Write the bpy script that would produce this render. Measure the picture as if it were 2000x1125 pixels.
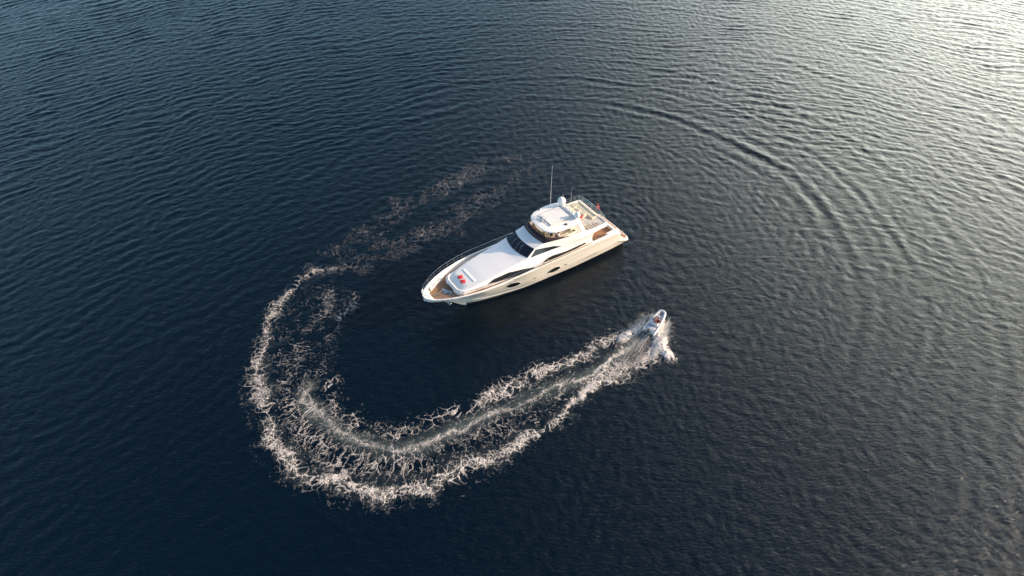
import bpy, bmesh, math, random
import numpy as np
from mathutils import Vector, Matrix
R = math.radians
random.seed(7)
scene = bpy.context.scene
for o in list(bpy.data.objects): bpy.data.objects.remove(o)

# ------------------------------------------------------------------ camera
PITCH, FPX, CAMH = R(44.187), 1351.0, 62.7
cd = bpy.data.cameras.new('drone_camera')
cam = bpy.data.objects.new('drone_camera', cd)
scene.collection.objects.link(cam)
cam.location = (0, 0, CAMH)
cam.rotation_euler = (math.pi/2 - PITCH, 0, 0)
cd.sensor_width = 36.0
cd.lens = FPX/2000*36.0
cd.clip_start = 0.5
cd.clip_end = 20000
scene.camera = cam

# ------------------------------------------------------------------ light
GLOW, GLOW_AZ, GLOW_EL, LOWBAND = 37.0, 42.0, 8.0, 8.5
SUN_EL, SUN_AZ = 19.0, 83.0           # azimuth clockwise from +Y
world = bpy.data.worlds.new('World'); scene.world = world
world.use_nodes = True
nt = world.node_tree
bg = nt.nodes['Background']
sky = nt.nodes.new('ShaderNodeTexSky'); sky.sky_type = 'NISHITA'
sky.sun_disc = False
sky.sun_elevation = R(SUN_EL); sky.sun_rotation = R(SUN_AZ)
sky.altitude = 0; sky.air_density = 1.0; sky.dust_density = 2.0; sky.ozone_density = 2.5
# hazy warm glow added to the sky away from the sun, brightening the water, and a paler band above the horizon
geo = nt.nodes.new('ShaderNodeTexCoord')
def wmath(op, a, b=None):
    nd = nt.nodes.new('ShaderNodeMath'); nd.operation = op
    for i, v in enumerate((a, b)):
        if v is None: continue
        if isinstance(v, (int, float)): nd.inputs[i].default_value = v
        else: nt.links.new(v, nd.inputs[i])
    return nd.outputs[0]
dt = nt.nodes.new('ShaderNodeVectorMath'); dt.operation = 'DOT_PRODUCT'
nt.links.new(geo.outputs['Generated'], dt.inputs[0])
dt.inputs[1].default_value = (math.sin(R(GLOW_AZ))*math.cos(R(GLOW_EL)), math.cos(R(GLOW_AZ))*math.cos(R(GLOW_EL)), math.sin(R(GLOW_EL)))
cosg = wmath('MAXIMUM', dt.outputs['Value'], 0.0)
g1 = wmath('MULTIPLY', wmath('POWER', cosg, 12.0), GLOW)
sepw = nt.nodes.new('ShaderNodeSeparateXYZ'); nt.links.new(geo.outputs['Generated'], sepw.inputs[0])
elev = wmath('MAXIMUM', sepw.outputs['Z'], 0.0)
low = wmath('MULTIPLY', wmath('POWER', wmath('SUBTRACT', 1.0, elev), 7.0), LOWBAND)
def tint(v, c):
    nd = nt.nodes.new('ShaderNodeVectorMath'); nd.operation = 'SCALE'; nd.inputs[0].default_value = c
    nt.links.new(v, nd.inputs['Scale']); return nd.outputs[0]
def vadd(a, b):
    nd = nt.nodes.new('ShaderNodeVectorMath'); nd.operation = 'ADD'; nt.links.new(a, nd.inputs[0]); nt.links.new(b, nd.inputs[1]); return nd.outputs[0]
skysum = vadd(vadd(sky.outputs[0], tint(g1, (1.0, .965, .79))), tint(low, (.38, .80, 1.0)))
nt.links.new(skysum, bg.inputs[0])
bg.inputs[1].default_value = 0.12
sd = bpy.data.lights.new('sun', 'SUN'); sd.energy = 4.1; sd.angle = R(0.6)
sd.color = (1.0, 0.76, 0.52)
sun = bpy.data.objects.new('sun', sd); scene.collection.objects.link(sun)
S = Vector((math.sin(R(SUN_AZ))*math.cos(R(SUN_EL)), math.cos(R(SUN_AZ))*math.cos(R(SUN_EL)), math.sin(R(SUN_EL))))
sun.rotation_euler = S.to_track_quat('Z', 'Y').to_euler()
vs = scene.view_settings
vs.view_transform = 'Standard'; vs.look = 'None'; vs.exposure = 0.85; vs.gamma = 1.0

# ------------------------------------------------------------------ helpers
def at(px, py, z=0.0):
    """photo pixel -> point on the level z"""
    x = (px-1000)/FPX; u = (562.5-py)/FPX
    dy = math.cos(PITCH)+u*math.sin(PITCH); dz = -math.sin(PITCH)+u*math.cos(PITCH)
    t = (z-CAMH)/dz
    return (x*t, dy*t)

def mat(name, col, rough=0.5, metal=0.0, spec=0.5, coat=0.0, vary=0.06, vscale=1.5, bump=0.0, bscale=40, trans=0.0):
    m = bpy.data.materials.new(name); m.use_nodes = True
    n = m.node_tree.nodes; l = m.node_tree.links
    b = n['Principled BSDF']
    b.inputs['Roughness'].default_value = rough
    b.inputs['Metallic'].default_value = metal
    b.inputs['Specular IOR Level'].default_value = spec
    b.inputs['Coat Weight'].default_value = coat
    b.inputs['Transmission Weight'].default_value = trans
    tc = n.new('ShaderNodeTexCoord')
    ns = n.new('ShaderNodeTexNoise'); ns.inputs['Scale'].default_value = vscale; ns.inputs['Detail'].default_value = 5
    l.new(tc.outputs['Object'], ns.inputs['Vector'])
    mx = n.new('ShaderNodeMix'); mx.data_type = 'RGBA'
    mx.inputs[6].default_value = tuple(c*(1-vary) for c in col)+(1,)
    mx.inputs[7].default_value = tuple(min(1, c*(1+vary)) for c in col)+(1,)
    l.new(ns.outputs['Fac'], mx.inputs[0]); l.new(mx.outputs[2], b.inputs['Base Color'])
    if bump:
        n2 = n.new('ShaderNodeTexNoise'); n2.inputs['Scale'].default_value = bscale
        l.new(tc.outputs['Object'], n2.inputs['Vector'])
        bp = n.new('ShaderNodeBump'); bp.inputs['Strength'].default_value = bump; bp.inputs['Distance'].default_value = 0.02
        l.new(n2.outputs['Fac'], bp.inputs['Height']); l.new(bp.outputs[0], b.inputs['Normal'])
    return m

def plank_mat(name, col, dark, width=0.07, axis=1):
    m = mat(name, col, rough=0.65, vary=0.0)
    n = m.node_tree.nodes; l = m.node_tree.links; b = n['Principled BSDF']
    tc = n.new('ShaderNodeTexCoord'); sp = n.new('ShaderNodeSeparateXYZ'); l.new(tc.outputs['Object'], sp.inputs[0])
    dv = n.new('ShaderNodeMath'); dv.operation = 'DIVIDE'; dv.inputs[1].default_value = width; l.new(sp.outputs[axis], dv.inputs[0])
    fr = n.new('ShaderNodeMath'); fr.operation = 'FRACT'; l.new(dv.outputs[0], fr.inputs[0])
    gt = n.new('ShaderNodeMath'); gt.operation = 'GREATER_THAN'; gt.inputs[1].default_value = 0.9; l.new(fr.outputs[0], gt.inputs[0])
    fl = n.new('ShaderNodeMath'); fl.operation = 'FLOOR'; l.new(dv.outputs[0], fl.inputs[0])
    wn = n.new('ShaderNodeTexWhiteNoise'); wn.noise_dimensions = '1D'; l.new(fl.outputs[0], wn.inputs['W'])
    ns = n.new('ShaderNodeTexNoise'); ns.inputs['Scale'].default_value = 2.0; ns.inputs['Detail'].default_value = 6; l.new(tc.outputs['Object'], ns.inputs['Vector'])
    ad = n.new('ShaderNodeMath'); ad.operation = 'ADD'; l.new(wn.outputs[0], ad.inputs[0]); l.new(ns.outputs['Fac'], ad.inputs[1])
    hf = n.new('ShaderNodeMath'); hf.operation = 'MULTIPLY'; hf.inputs[1].default_value = .5; l.new(ad.outputs[0], hf.inputs[0])
    a = n.new('ShaderNodeMix'); a.data_type = 'RGBA'
    a.inputs[6].default_value = tuple(c*.7 for c in col)+(1,); a.inputs[7].default_value = tuple(min(1, c*1.3) for c in col)+(1,)
    l.new(hf.outputs[0], a.inputs[0])
    c2 = n.new('ShaderNodeMix'); c2.data_type = 'RGBA'; c2.inputs[7].default_value = dark+(1,)
    l.new(gt.outputs[0], c2.inputs[0]); l.new(a.outputs[2], c2.inputs[6]); l.new(c2.outputs[2], b.inputs['Base Color'])
    return m

M = {}
M['gel'] = mat('white_gelcoat', (.84, .81, .77), .28, coat=.4, vary=.03, vscale=.6)
M['gelside'] = mat('sun_tinted_gelcoat', (.64, .585, .51), .3, coat=.3, vary=.04, vscale=.5)  # white gelcoat with the warm sun's cream put into its colour
M['matte'] = mat('nonslip_white', (.86, .83, .81), .6, vary=.035, vscale=.9, bump=.15)
M['glass'] = mat('dark_glass', (.012, .014, .018), .06, spec=.6, vary=.2)
M['tint'] = mat('tinted_screen', (.05, .026, .03), .22, spec=.25, vary=.35, vscale=4)
M['boot'] = mat('dark_bottom_paint', (.015, .014, .02), .5)
M['teak'] = plank_mat('teak_planks', (.36, .18, .085), (.05, .03, .02))
M['teakg'] = plank_mat('weathered_teak', (.26, .155, .085), (.05, .035, .02))
M['palet'] = plank_mat('pale_teak', (.55, .40, .27), (.3, .2, .12), .12)  # paler teak planks for the stair hatch
M['cap'] = mat('varnished_teak', (.38, .17, .075), .3, coat=.4, vary=.25, vscale=3)
M['steel'] = mat('stainless_steel', (.72, .71, .69), .22, metal=1.0)
M['dsteel'] = mat('dull_steel', (.35, .36, .38), .4, metal=.8, vary=.2, vscale=8)
M['rubber'] = mat('grey_trim', (.18, .17, .16), .6)
M['cream'] = mat('cream_upholstery', (.74, .66, .50), .8, vary=.08, vscale=2, bump=.2, bscale=20)
M['white_fab'] = mat('white_upholstery', (.84, .81, .77), .8, vary=.05, vscale=2, bump=.2, bscale=12)
M['red'] = mat('red_fabric', (.50, .02, .03), .8, vary=.2, vscale=5, bump=.3)
M['wood'] = mat('polished_wood', (.40, .20, .08), .4, vary=.3, vscale=3)
M['black'] = mat('black_plastic', (.012, .012, .013), .5)
M['greyp'] = mat('grey_plastic', (.48, .48, .48), .5, vary=.1)
M['skin'] = mat('skin', (.48, .25, .17), .6, vary=.08, vscale=6)
M['hair'] = mat('dark_hair', (.018, .011, .009), .7)
M['navy'] = mat('navy_cloth', (.018, .022, .05), .85, vary=.2)
M['maroon'] = mat('maroon_cloth', (.16, .012, .015), .85, vary=.2)
M['white_cloth'] = mat('white_cloth', (.72, .70, .68), .85)
M['tube'] = mat('grey_inflatable_tube', (.56, .57, .60), .5, vary=.08, vscale=3)
M['fglass'] = mat('pale_grey_fibreglass', (.50, .54, .60), .4, vary=.08, vscale=3)

col = scene.collection
class MB:
    def __init__(s): s.v = []; s.f = []
    def add(s, vs, fs):
        k = len(s.v); s.v += [tuple(v) for v in vs]; s.f += [tuple(i+k for i in f) for f in fs]; return s
    def box(s, c, d, rz=0.0, rx=0.0, ry=0.0, taper=1.0):
        m = Matrix.Translation(c) @ Matrix.Rotation(rz, 4, 'Z') @ Matrix.Rotation(ry, 4, 'Y') @ Matrix.Rotation(rx, 4, 'X')
        vs = []
        for z in (-1, 1):
            t = taper if z > 0 else 1
            for x, y in ((-1, -1), (1, -1), (1, 1), (-1, 1)):
                vs.append(m @ Vector((x*d[0]/2*t, y*d[1]/2*t, z*d[2]/2)))
        return s.add(vs, [(3, 2, 1, 0), (4, 5, 6, 7), (0, 1, 5, 4), (1, 2, 6, 5), (2, 3, 7, 6), (3, 0, 4, 7)])
    def tube(s, pts, r, n=8, caps=True):
        pts = [Vector(p) for p in pts]
        rs = r if isinstance(r, (list, tuple)) else [r]*len(pts)
        rings = []; up = Vector((0, 0, 1)); prev = None
        for i, p in enumerate(pts):
            t = (pts[min(i+1, len(pts)-1)]-pts[max(i-1, 0)]).normalized()
            if prev is None:
                a = t.orthogonal().normalized()
            else:
                a = (prev - t*prev.dot(t)).normalized()
            prev = a; b = t.cross(a)
            rings.append([p+(a*math.cos(2*math.pi*k/n)+b*math.sin(2*math.pi*k/n))*rs[i] for k in range(n)])
        vs = [v for r_ in rings for v in r_]; fs = []
        for i in range(len(pts)-1):
            for k in range(n):
                fs.append((i*n+k, i*n+(k+1) % n, (i+1)*n+(k+1) % n, (i+1)*n+k))
        if caps:
            fs.append(tuple(range(n-1, -1, -1))); e = (len(pts)-1)*n; fs.append(tuple(e+k for k in range(n)))
        return s.add(vs, fs)
    def ball(s, c, r, n=16, m=10, zmin=-1.0):
        c = Vector(c); r = r if isinstance(r, (tuple, list)) else (r, r, r)
        vs = []; fs = []
        for j in range(m+1):
            zz = -1+(2*j/m); th = math.asin(max(-1, min(1, math.sin(math.pi*(j/m-.5)))))
            for k in range(n):
                a = 2*math.pi*k/n
                vs.append((c.x+r[0]*math.cos(th)*math.cos(a), c.y+r[1]*math.cos(th)*math.sin(a), c.z+r[2]*max(zmin, math.sin(th))))
        for j in range(m):
            for k in range(n):
                fs.append((j*n+k, j*n+(k+1) % n, (j+1)*n+(k+1) % n, (j+1)*n+k))
        return s.add(vs, fs)
    def lathe(s, c, prof, n=20):
        c = Vector(c); vs = []; fs = []
        for r, z in prof:
            for k in range(n):
                a = 2*math.pi*k/n; vs.append((c.x+r*math.cos(a), c.y+r*math.sin(a), c.z+z))
        for j in range(len(prof)-1):
            for k in range(n):
                fs.append((j*n+k, j*n+(k+1) % n, (j+1)*n+(k+1) % n, (j+1)*n+k))
        e = (len(prof)-1)*n
        fs.append(tuple(range(n-1, -1, -1))); fs.append(tuple(e+k for k in range(n)))
        return s.add(vs, fs)
    def prism(s, outline, z0, z1, inset=0.0):
        """outline list of (x,y); z may be a function of (x,y)"""
        f0 = z0 if callable(z0) else (lambda x, y: z0); f1 = z1 if callable(z1) else (lambda x, y: z1)
        n = len(outline)
        vs = [(x, y, f0(x, y)) for x, y in outline]+[(x, y, f1(x, y)) for x, y in outline]
        fs = [tuple(range(n-1, -1, -1)), tuple(range(n, 2*n))]+[(i, (i+1) % n, n+(i+1) % n, n+i) for i in range(n)]
        return s.add(vs, fs)
    def grid(s, rows, close=False):
        n = len(rows[0]); vs = [p for r_ in rows for p in r_]; fs = []
        for i in range(len(rows)-1):
            for k in range(n-1):
                fs.append((i*n+k, i*n+k+1, (i+1)*n+k+1, (i+1)*n+k))
        return s.add(vs, fs)
    def split(s, name, m, parent=None, **k):
        """one object for every separate piece"""
        p = list(range(len(s.v)))
        def find(a):
            while p[a] != a: p[a] = p[p[a]]; a = p[a]
            return a
        for f in s.f:
            for i in f[1:]: p[find(i)] = find(f[0])
        groups = {}
        for f in s.f: groups.setdefault(find(f[0]), []).append(f)
        out = []
        for fs in groups.values():
            used = sorted({i for f in fs for i in f}); mp = {u: i for i, u in enumerate(used)}
            b = MB(); b.v = [s.v[u] for u in used]; b.f = [tuple(mp[i] for i in f) for f in fs]; out.append(b.build(name, m, parent, **k))
        return out
    def build(s, name, m, parent=None, smooth=True, bevel=0.0, thick=0.0, subd=0, ang=35, tri=False):
        me = bpy.data.meshes.new(name); me.from_pydata(s.v, [], s.f); me.validate()
        bm = bmesh.new(); bm.from_mesh(me)
        bmesh.ops.remove_doubles(bm, verts=bm.verts, dist=1e-5)
        bmesh.ops.recalc_face_normals(bm, faces=bm.faces)
        if tri: bmesh.ops.triangulate(bm, faces=[f for f in bm.faces if len(f.verts) > 4])
        bm.to_mesh(me); bm.free()
        me.materials.append(m)
        o = bpy.data.objects.new(name, me); col.objects.link(o)
        if parent: o.parent = parent
        if smooth:
            me.shade_smooth()
            try: me.set_sharp_from_angle(angle=R(ang))
            except Exception: pass
        if thick:
            md = o.modifiers.new('thick', 'SOLIDIFY'); md.thickness = thick; md.offset = 0
        if bevel:
            md = o.modifiers.new('bevel', 'BEVEL'); md.width = bevel; md.segments = 2; md.limit_method = 'ANGLE'; md.angle_limit = R(40)
        if subd:
            md = o.modifiers.new('sub', 'SUBSURF'); md.levels = subd; md.render_levels = subd
        return o

def tag(o, label, cat=None, group=None, kind=None):
    if label: o['label'] = label
    if cat: o['category'] = cat
    if group: o['group'] = group
    if kind: o['kind'] = kind
    return o
def empty(name, loc, rz=0.0, ry=0.0):
    o = bpy.data.objects.new(name, None); col.objects.link(o)
    o.rotation_mode = 'XYZ'; o.location = loc; o.rotation_euler = (0, ry, rz); o.empty_display_size = .3
    return o

# ------------------------------------------------------------------ the sea surface
rng = np.random.default_rng(11)
RC = (6.4, 73.5)
def make_components():
    C = []
    for i in range(44):                                    # wind chop: long crests
        lam = 0.8*(2.9/0.8)**rng.random()
        a = rng.uniform(0, 2*math.pi); rad = 42*math.sqrt(rng.random())
        C.append((8+rad*math.cos(a)*1.5, -25+rad*math.sin(a), lam, 0.0025*lam**1.0*rng.uniform(.5, 1.2), rng.uniform(0, 6.28), 0))
    for i in range(40):                                    # cross chop in every direction
        lam = 0.7*(2.4/0.7)**rng.random(); a = rng.uniform(0, 2*math.pi)
        C.append((math.cos(a), math.sin(a), lam, 0.0027*lam*rng.uniform(.5, 1.3), rng.uniform(0, 6.28), 1))
    return C
COMP = make_components()
def vnoise(x, y, seed=0):
    """smooth value noise"""
    xi = np.floor(x).astype(np.int64); yi = np.floor(y).astype(np.int64)
    fx = x-xi; fy = y-yi; fx = fx*fx*(3-2*fx); fy = fy*fy*(3-2*fy)
    def h(a, b):
        n = (a*374761393+b*668265263+seed*1442695041) & 0xffffffff
        n = ((n ^ (n >> 13))*1274126177) & 0xffffffff
        return ((n ^ (n >> 16)) & 0xffff)/65535.0
    return (h(xi, yi)*(1-fx)+h(xi+1, yi)*fx)*(1-fy)+(h(xi, yi+1)*(1-fx)+h(xi+1, yi+1)*fx)*fy
def fbm(x, y, seed=0, o=3):
    s = 0; a = .5; t = 0
    for k in range(o):
        s = s+a*vnoise(x*2**k, y*2**k, seed+k*17); t += a; a *= .5
    return s/t
def H(x, y):
    z = np.zeros_like(x)
    wx = x+5.5*(fbm(x/15, y/15, 3)-.5); wy = y+5.5*(fbm(x/15, y/15, 4)-.5)
    gust = .30+.75*vnoise(x/22+5, y/22, 8)+.75*vnoise(x/6, y/5, 9)
    far = np.clip((np.hypot(x-4, y-62)-22)/35, .4, 1.0)*(.42+.58*np.clip((y-45)/55, 0, 1))
    for cx, cy, lam, amp, ph, kind in COMP:
        k = 2*math.pi/lam
        if kind == 0:
            p = k*np.hypot(wx-cx, wy-cy)+ph
            z += amp*gust*far*(np.sin(p)+.25*np.sin(2*p+1.57))
        else:
            z += amp*(.6+.4*np.clip((y-40)/60, 0, 1))*np.sin(k*(wx*cx+wy*cy)+ph)
    # rings left by the circling tender
    r = np.hypot(x-RC[0], (y-RC[1]))
    th = np.arctan2(y-RC[1], x-RC[0])
    wob = 2.6*(fbm(x/11, y/11, 21)-.5)
    side = np.clip(.5+.5*np.cos(th-R(52)), 0, 1)**1.1
    for r0, w, lam, a in ((40, 2.8, 3.1, .080), (35, 1.6, 2.0, .022), (48, 2.8, 2.8, .045), (56, 3.0, 3.0, .034), (64, 3.0, 3.2, .028), (30, 1.8, 1.8, .020), (72, 3.4, 3.4, .034), (85, 3.6, 3.6, .030)):
        patch = np.clip(.15+1.25*vnoise(th*5+r0, r/9, 31+int(r0)), 0, 1.4)
        z += a*side*patch*np.exp(-((r-r0)/w)**2)*np.sin(2*math.pi*(r+wob-r0)/lam)
    # small rings off the yacht's stern
    r2 = np.hypot(x-12.5, y-76.5)
    z += .012*np.exp(-((r2-7)/4.5)**2)*np.sin(2*math.pi*(r2+.5*wob)/1.25)
    # one low ripple running outside the wake's far bend
    RP = [(-34.6, 57.0), (-34.3, 52.6), (-32.2, 46.5), (-27.9, 40.1), (-22.0, 34.6), (-16.0, 31.5)]
    m = (x > -38) & (x < -12) & (y > 28) & (y < 60)
    if m.any():
        best = np.full(m.sum(), 9.0); xm = x[m]; ym = y[m]
        for (ax, ay), (bx, by) in zip(RP[:-1], RP[1:]):
            dx, dy = bx-ax, by-ay; t = np.clip(((xm-ax)*dx+(ym-ay)*dy)/(dx*dx+dy*dy), 0, 1)
            best = np.minimum(best, np.hypot(xm-ax-t*dx, ym-ay-t*dy))
        z[m] += .05*np.exp(-(best/.35)**2)*vnoise(xm/2.5, ym/2.5, 55)
    return z

def axis(lo, hi, step, far):
    a = list(np.arange(lo, hi+step/2, step)); s = step; v = a[-1]; out = []
    while v < far: s *= 1.12; v += s; out.append(v)
    b = []; s = step; v = a[0]
    while v > -far: s *= 1.12; v -= s; b.append(v)
    return np.array(b[::-1]+a+out)
def grid_mesh(name, X, Y, Z, keep=None):
    ny, nx = X.shape
    idx = np.arange(nx*ny).reshape(ny, nx)
    q = np.stack([idx[:-1, :-1], idx[:-1, 1:], idx[1:, 1:], idx[1:, :-1]], -1).reshape(-1, 4)
    if keep is not None:
        kq = keep[:-1, :-1] | keep[:-1, 1:] | keep[1:, 1:] | keep[1:, :-1]
        q = q[kq.reshape(-1)]
    used = np.unique(q); remap = np.full(nx*ny, -1); remap[used] = np.arange(len(used)); q = remap[q]
    co = np.stack([X.ravel()[used], Y.ravel()[used], Z.ravel()[used]], -1).astype(np.float32)
    me = bpy.data.meshes.new(name)
    me.vertices.add(len(co)); me.vertices.foreach_set('co', co.ravel())
    me.loops.add(q.size); me.loops.foreach_set('vertex_index', q.ravel().astype(np.int32))
    me.polygons.add(len(q)); me.polygons.foreach_set('loop_start', (np.arange(len(q))*4).astype(np.int32))
    me.update(calc_edges=True); me.shade_smooth()
    o = bpy.data.objects.new(name, me); col.objects.link(o)
    return o, used

def water_material():
    m = bpy.data.materials.new('sea_water'); m.use_nodes = True
    n = m.node_tree.nodes; l = m.node_tree.links; b = n['Principled BSDF']
    b.inputs['Base Color'].default_value = (.0022, .0085, .0150, 1)
    b.inputs['Roughness'].default_value = .15
    b.inputs['IOR'].default_value = 1.333
    tc = n.new('ShaderNodeTexCoord')
    # long faint colour drift of the deep water
    dn = n.new('ShaderNodeTexNoise'); dn.inputs['Scale'].default_value = .03; dn.inputs['Detail'].default_value = 3
    l.new(tc.outputs['Object'], dn.inputs['Vector'])
    mx = n.new('ShaderNodeMix'); mx.data_type = 'RGBA'
    mx.inputs[6].default_value = (.00005, .0032, .0096, 1); mx.inputs[7].default_value = (.00005, .0046, .0092, 1)
    l.new(dn.outputs['Fac'], mx.inputs[0]); l.new(mx.outputs[2], b.inputs['Base Color'])
    mp = n.new('ShaderNodeMapping'); mp.inputs['Rotation'].default_value = (0, 0, R(-20)); mp.inputs['Scale'].default_value = (.55, 1.15, 1)
    l.new(tc.outputs['Object'], mp.inputs[0])
    prev = None
    for sc, dist, det in ((.9, .052, 7), (3.4, .056, 6)):
        t = n.new('ShaderNodeTexNoise'); t.inputs['Scale'].default_value = sc; t.inputs['Detail'].default_value = det
        t.inputs['Roughness'].default_value = .68
        t.inputs['Distortion'].default_value = .6
        l.new(mp.outputs[0], t.inputs['Vector'])
        bp = n.new('ShaderNodeBump'); bp.inputs['Strength'].default_value = 1.0; bp.inputs['Distance'].default_value = dist
        l.new(t.outputs['Fac'], bp.inputs['Height'])
        if prev: l.new(prev.outputs[0], bp.inputs['Normal'])
        prev = bp
    l.new(prev.outputs[0], b.inputs['Normal'])
    return m
XS = axis(-122, 122, .2, 6000); YS = axis(19, 165, .2, 6000)
X, Y = np.meshgrid(XS, YS)
fade = np.exp(-np.clip(np.hypot(X, Y-90)-150, 0, None)/150)
Z = H(X, Y)*fade
sea, _ = grid_mesh('sea', X, Y, Z)
sea.data.materials.append(water_material())
tag(sea, 'dark blue open sea covered in small wind ripples', 'sea', kind='structure')
# ------------------------------------------------------------------ the tender's wake: foam on the water
# the wake's lines as (photo px, photo py, half width m, strength); each is carried onto the water plane
def stroke(pts):
    P = np.array([at(a, b) for a, b, *_ in pts]); W = 1.0*np.array([q[2] for q in pts], float); I = np.array([q[3] for q in pts], float)
    return P, W, I
EDGE_OUT = [(1290, 632, .45, 1.2), (1288, 660, .9, 1.3), (1280, 684, 1.1, 1.3), (1245, 712, 1.0, 1.2), (1220, 718, 1.3, 1.1), (1190, 732, 1.5, 1.05), (1165, 746, 1.4, 1.0),
            (1140, 768, .8, 1.0), (1122, 788, .45, 1.05), (1105, 808, .45, 1.0), (1085, 826, .5, .95), (1062, 838, .6, .9), (1030, 850, .9, .8), (1008, 868, .9, .85), (985, 892, 1.0, .85), (950, 903, 1.0, .9),
            (915, 903, .9, .85), (880, 925, 1.2, .9), (850, 950, 1.0, .9), (800, 955, 1.1, .85), (750, 963, .9, 1.0), (700, 958, .9, 1.0), (660, 940, .9, .85), (610, 940, 1.1, .95),
            (585, 922, 1.0, .85), (555, 885, 1.1, .85), (525, 850, 1.0, .85), (520, 815, .9, .7), (505, 775, 1.2, .95), (498, 745, 1.2, .9), (508, 705, 1.0, .85), (522, 665, 1.1, .85), (520, 640, .9, .7),
            (538, 600, 1.1, .75), (565, 575, .8, .7), (580, 548, .8, .62), (610, 530, .8, .6), (650, 524, .8, .45), (690, 520, .9, .34)]
EDGE_IN = [(1262, 630, .3, .9), (1244, 642, .55, 1.1), (1215, 655, .7, 1.05), (1190, 665, .8, .95), (1165, 680, 1.0, .95), (1135, 698, 1.0, .85), (1105, 708, .9, .9), (1075, 720, .9, .95), (1040, 740, 1.4, .72), (1010, 752, 1.3, .68),
           (980, 768, 1.2, .66), (940, 785, 1.2, .68), (910, 800, 1.0, .66), (870, 812, 1.1, .6), (840, 824, 1.2, .5), (800, 845, 1.6, .5), (750, 850, 1.6, .5), (700, 838, 1.6, .5), (665, 812, 1.6, .55), (645, 790, 1.4, .5), (640, 745, 1.4, .55), (622, 735, 1.0, .4)]
WASH = [(1262, 652, .5, .9), (1235, 676, .45, 1.0), (1205, 697, .4, 1.0), (1175, 718, .35, .95), (1140, 735, .45, .7), (1100, 752, .6, .62), (1060, 768, .6, .6), (1020, 784, .6, .58), (980, 800, .6, .58), (940, 816, .6, .6), (900, 834, .6, .62),
        (860, 852, .6, .66), (830, 866, .7, .6), (795, 878, .7, .62), (760, 880, .6, .62), (725, 872, .6, .62), (695, 862, .6, .6), (665, 845, .6, .6), (640, 825, .6, .6), (615, 805, .7, .6), (600, 785, .6, .6), (592, 770, .5, .55), (605, 755, .5, .5)]
FILL = [(1240, 670, 2.2, .42), (1180, 712, 3.0, .42), (1120, 742, 3.5, .40), (1060, 790, 4.2, .40), (1000, 820, 4.6, .40), (940, 850, 5.0, .40), (870, 880, 5.5, .42), (800, 905, 5.4, .44), (730, 905, 5.6, .44), (660, 880, 5.6, .44), (600, 845, 5.6, .45),
        (570, 790, 5.2, .46), (570, 740, 5.0, .43), (580, 690, 5.2, .41), (600, 640, 5.0, .38), (620, 590, 4.6, .34), (640, 560, 4.0, .28)]
OLD = [[(655, 490, .9, .36), (680, 472, .9, .42), (710, 460, 1.0, .44), (740, 445, .9, .34), (765, 430, 1.0, .34), (785, 405, 1.2, .44), (815, 400, 1.0, .36), (840, 382, 1.0, .36), (870, 362, 1.2, .38), (905, 345, 1.2, .38), (950, 325, 1.2, .36), (1000, 312, 1.2, .30), (1050, 304, 1.2, .2)],
       [(700, 500, .8, .30), (730, 495, .9, .36), (770, 480, .9, .34), (815, 465, 1.2, .42), (850, 448, 1.1, .38), (890, 430, 1.4, .40), (920, 405, 1.3, .38), (945, 392, 1.2, .38), (975, 372, 1.0, .28), (1010, 345, 1.0, .22), (1050, 330, 1.0, .2)],
       [(690, 525, .8, .32), (730, 515, .8, .34), (780, 490, .9, .36), (820, 478, .8, .3), (870, 452, .8, .25), (900, 445, .8, .2)],
       [(650, 565, .7, .45), (640, 595, .8, .5), (615, 620, .8, .45), (600, 655, .8, .34)],
       [(690, 575, .7, .4), (682, 602, .9, .42), (660, 620, .9, .4), (640, 650, .9, .34), (650, 670, .7, .3)],
       [(600, 735, .8, .5), (585, 760, .7, .55), (596, 800, .8, .55), (625, 812, .8, .5)]]
def field(x, y, pts, soft=1.0, samples=10):
    """strongest stroke value near each point"""
    P, W, I = stroke(pts)
    out = np.zeros_like(x)
    for i in range(len(P)-1):
        a, b = P[i], P[i+1]; d = b-a; L2 = d@d
        lo = np.minimum(a, b)-3*max(W[i], W[i+1])-.5; hi = np.maximum(a, b)+3*max(W[i], W[i+1])+.5
        m = (x > lo[0]) & (x < hi[0]) & (y > lo[1]) & (y < hi[1])
        if not m.any(): continue
        t = np.clip(((x[m]-a[0])*d[0]+(y[m]-a[1])*d[1])/L2, 0, 1)
        dd = np.hypot(x[m]-a[0]-t*d[0], y[m]-a[1]-t*d[1]); w = (W[i]*(1-t)+W[i+1]*t)*soft
        v = (I[i]*(1-t)+I[i+1]*t)*np.exp(-(dd/w)**1.9)
        out[m] = np.maximum(out[m], v)
    return out
def worley(x, y, seed):
    xi = np.floor(x).astype(np.int64); yi = np.floor(y).astype(np.int64)
    f1 = np.full(x.shape, 9.0); f2 = np.full(x.shape, 9.0)
    def h(a, b, k):
        n = (a*374761393+b*668265263+(seed+k)*1013904223) & 0xffffffff
        n = ((n ^ (n >> 13))*1274126177) & 0xffffffff
        return ((n ^ (n >> 15)) & 0xffff)/65535.0
    for i in (-1, 0, 1):
        for j in (-1, 0, 1):
            cx = xi+i; cy = yi+j
            d = np.hypot(cx+h(cx, cy, 0)-x, cy+h(cx, cy, 7)-y)
            n1 = np.minimum(f1, d); f2 = np.minimum(f2, np.maximum(f1, d)); f1 = n1
    return f1, f2
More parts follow.
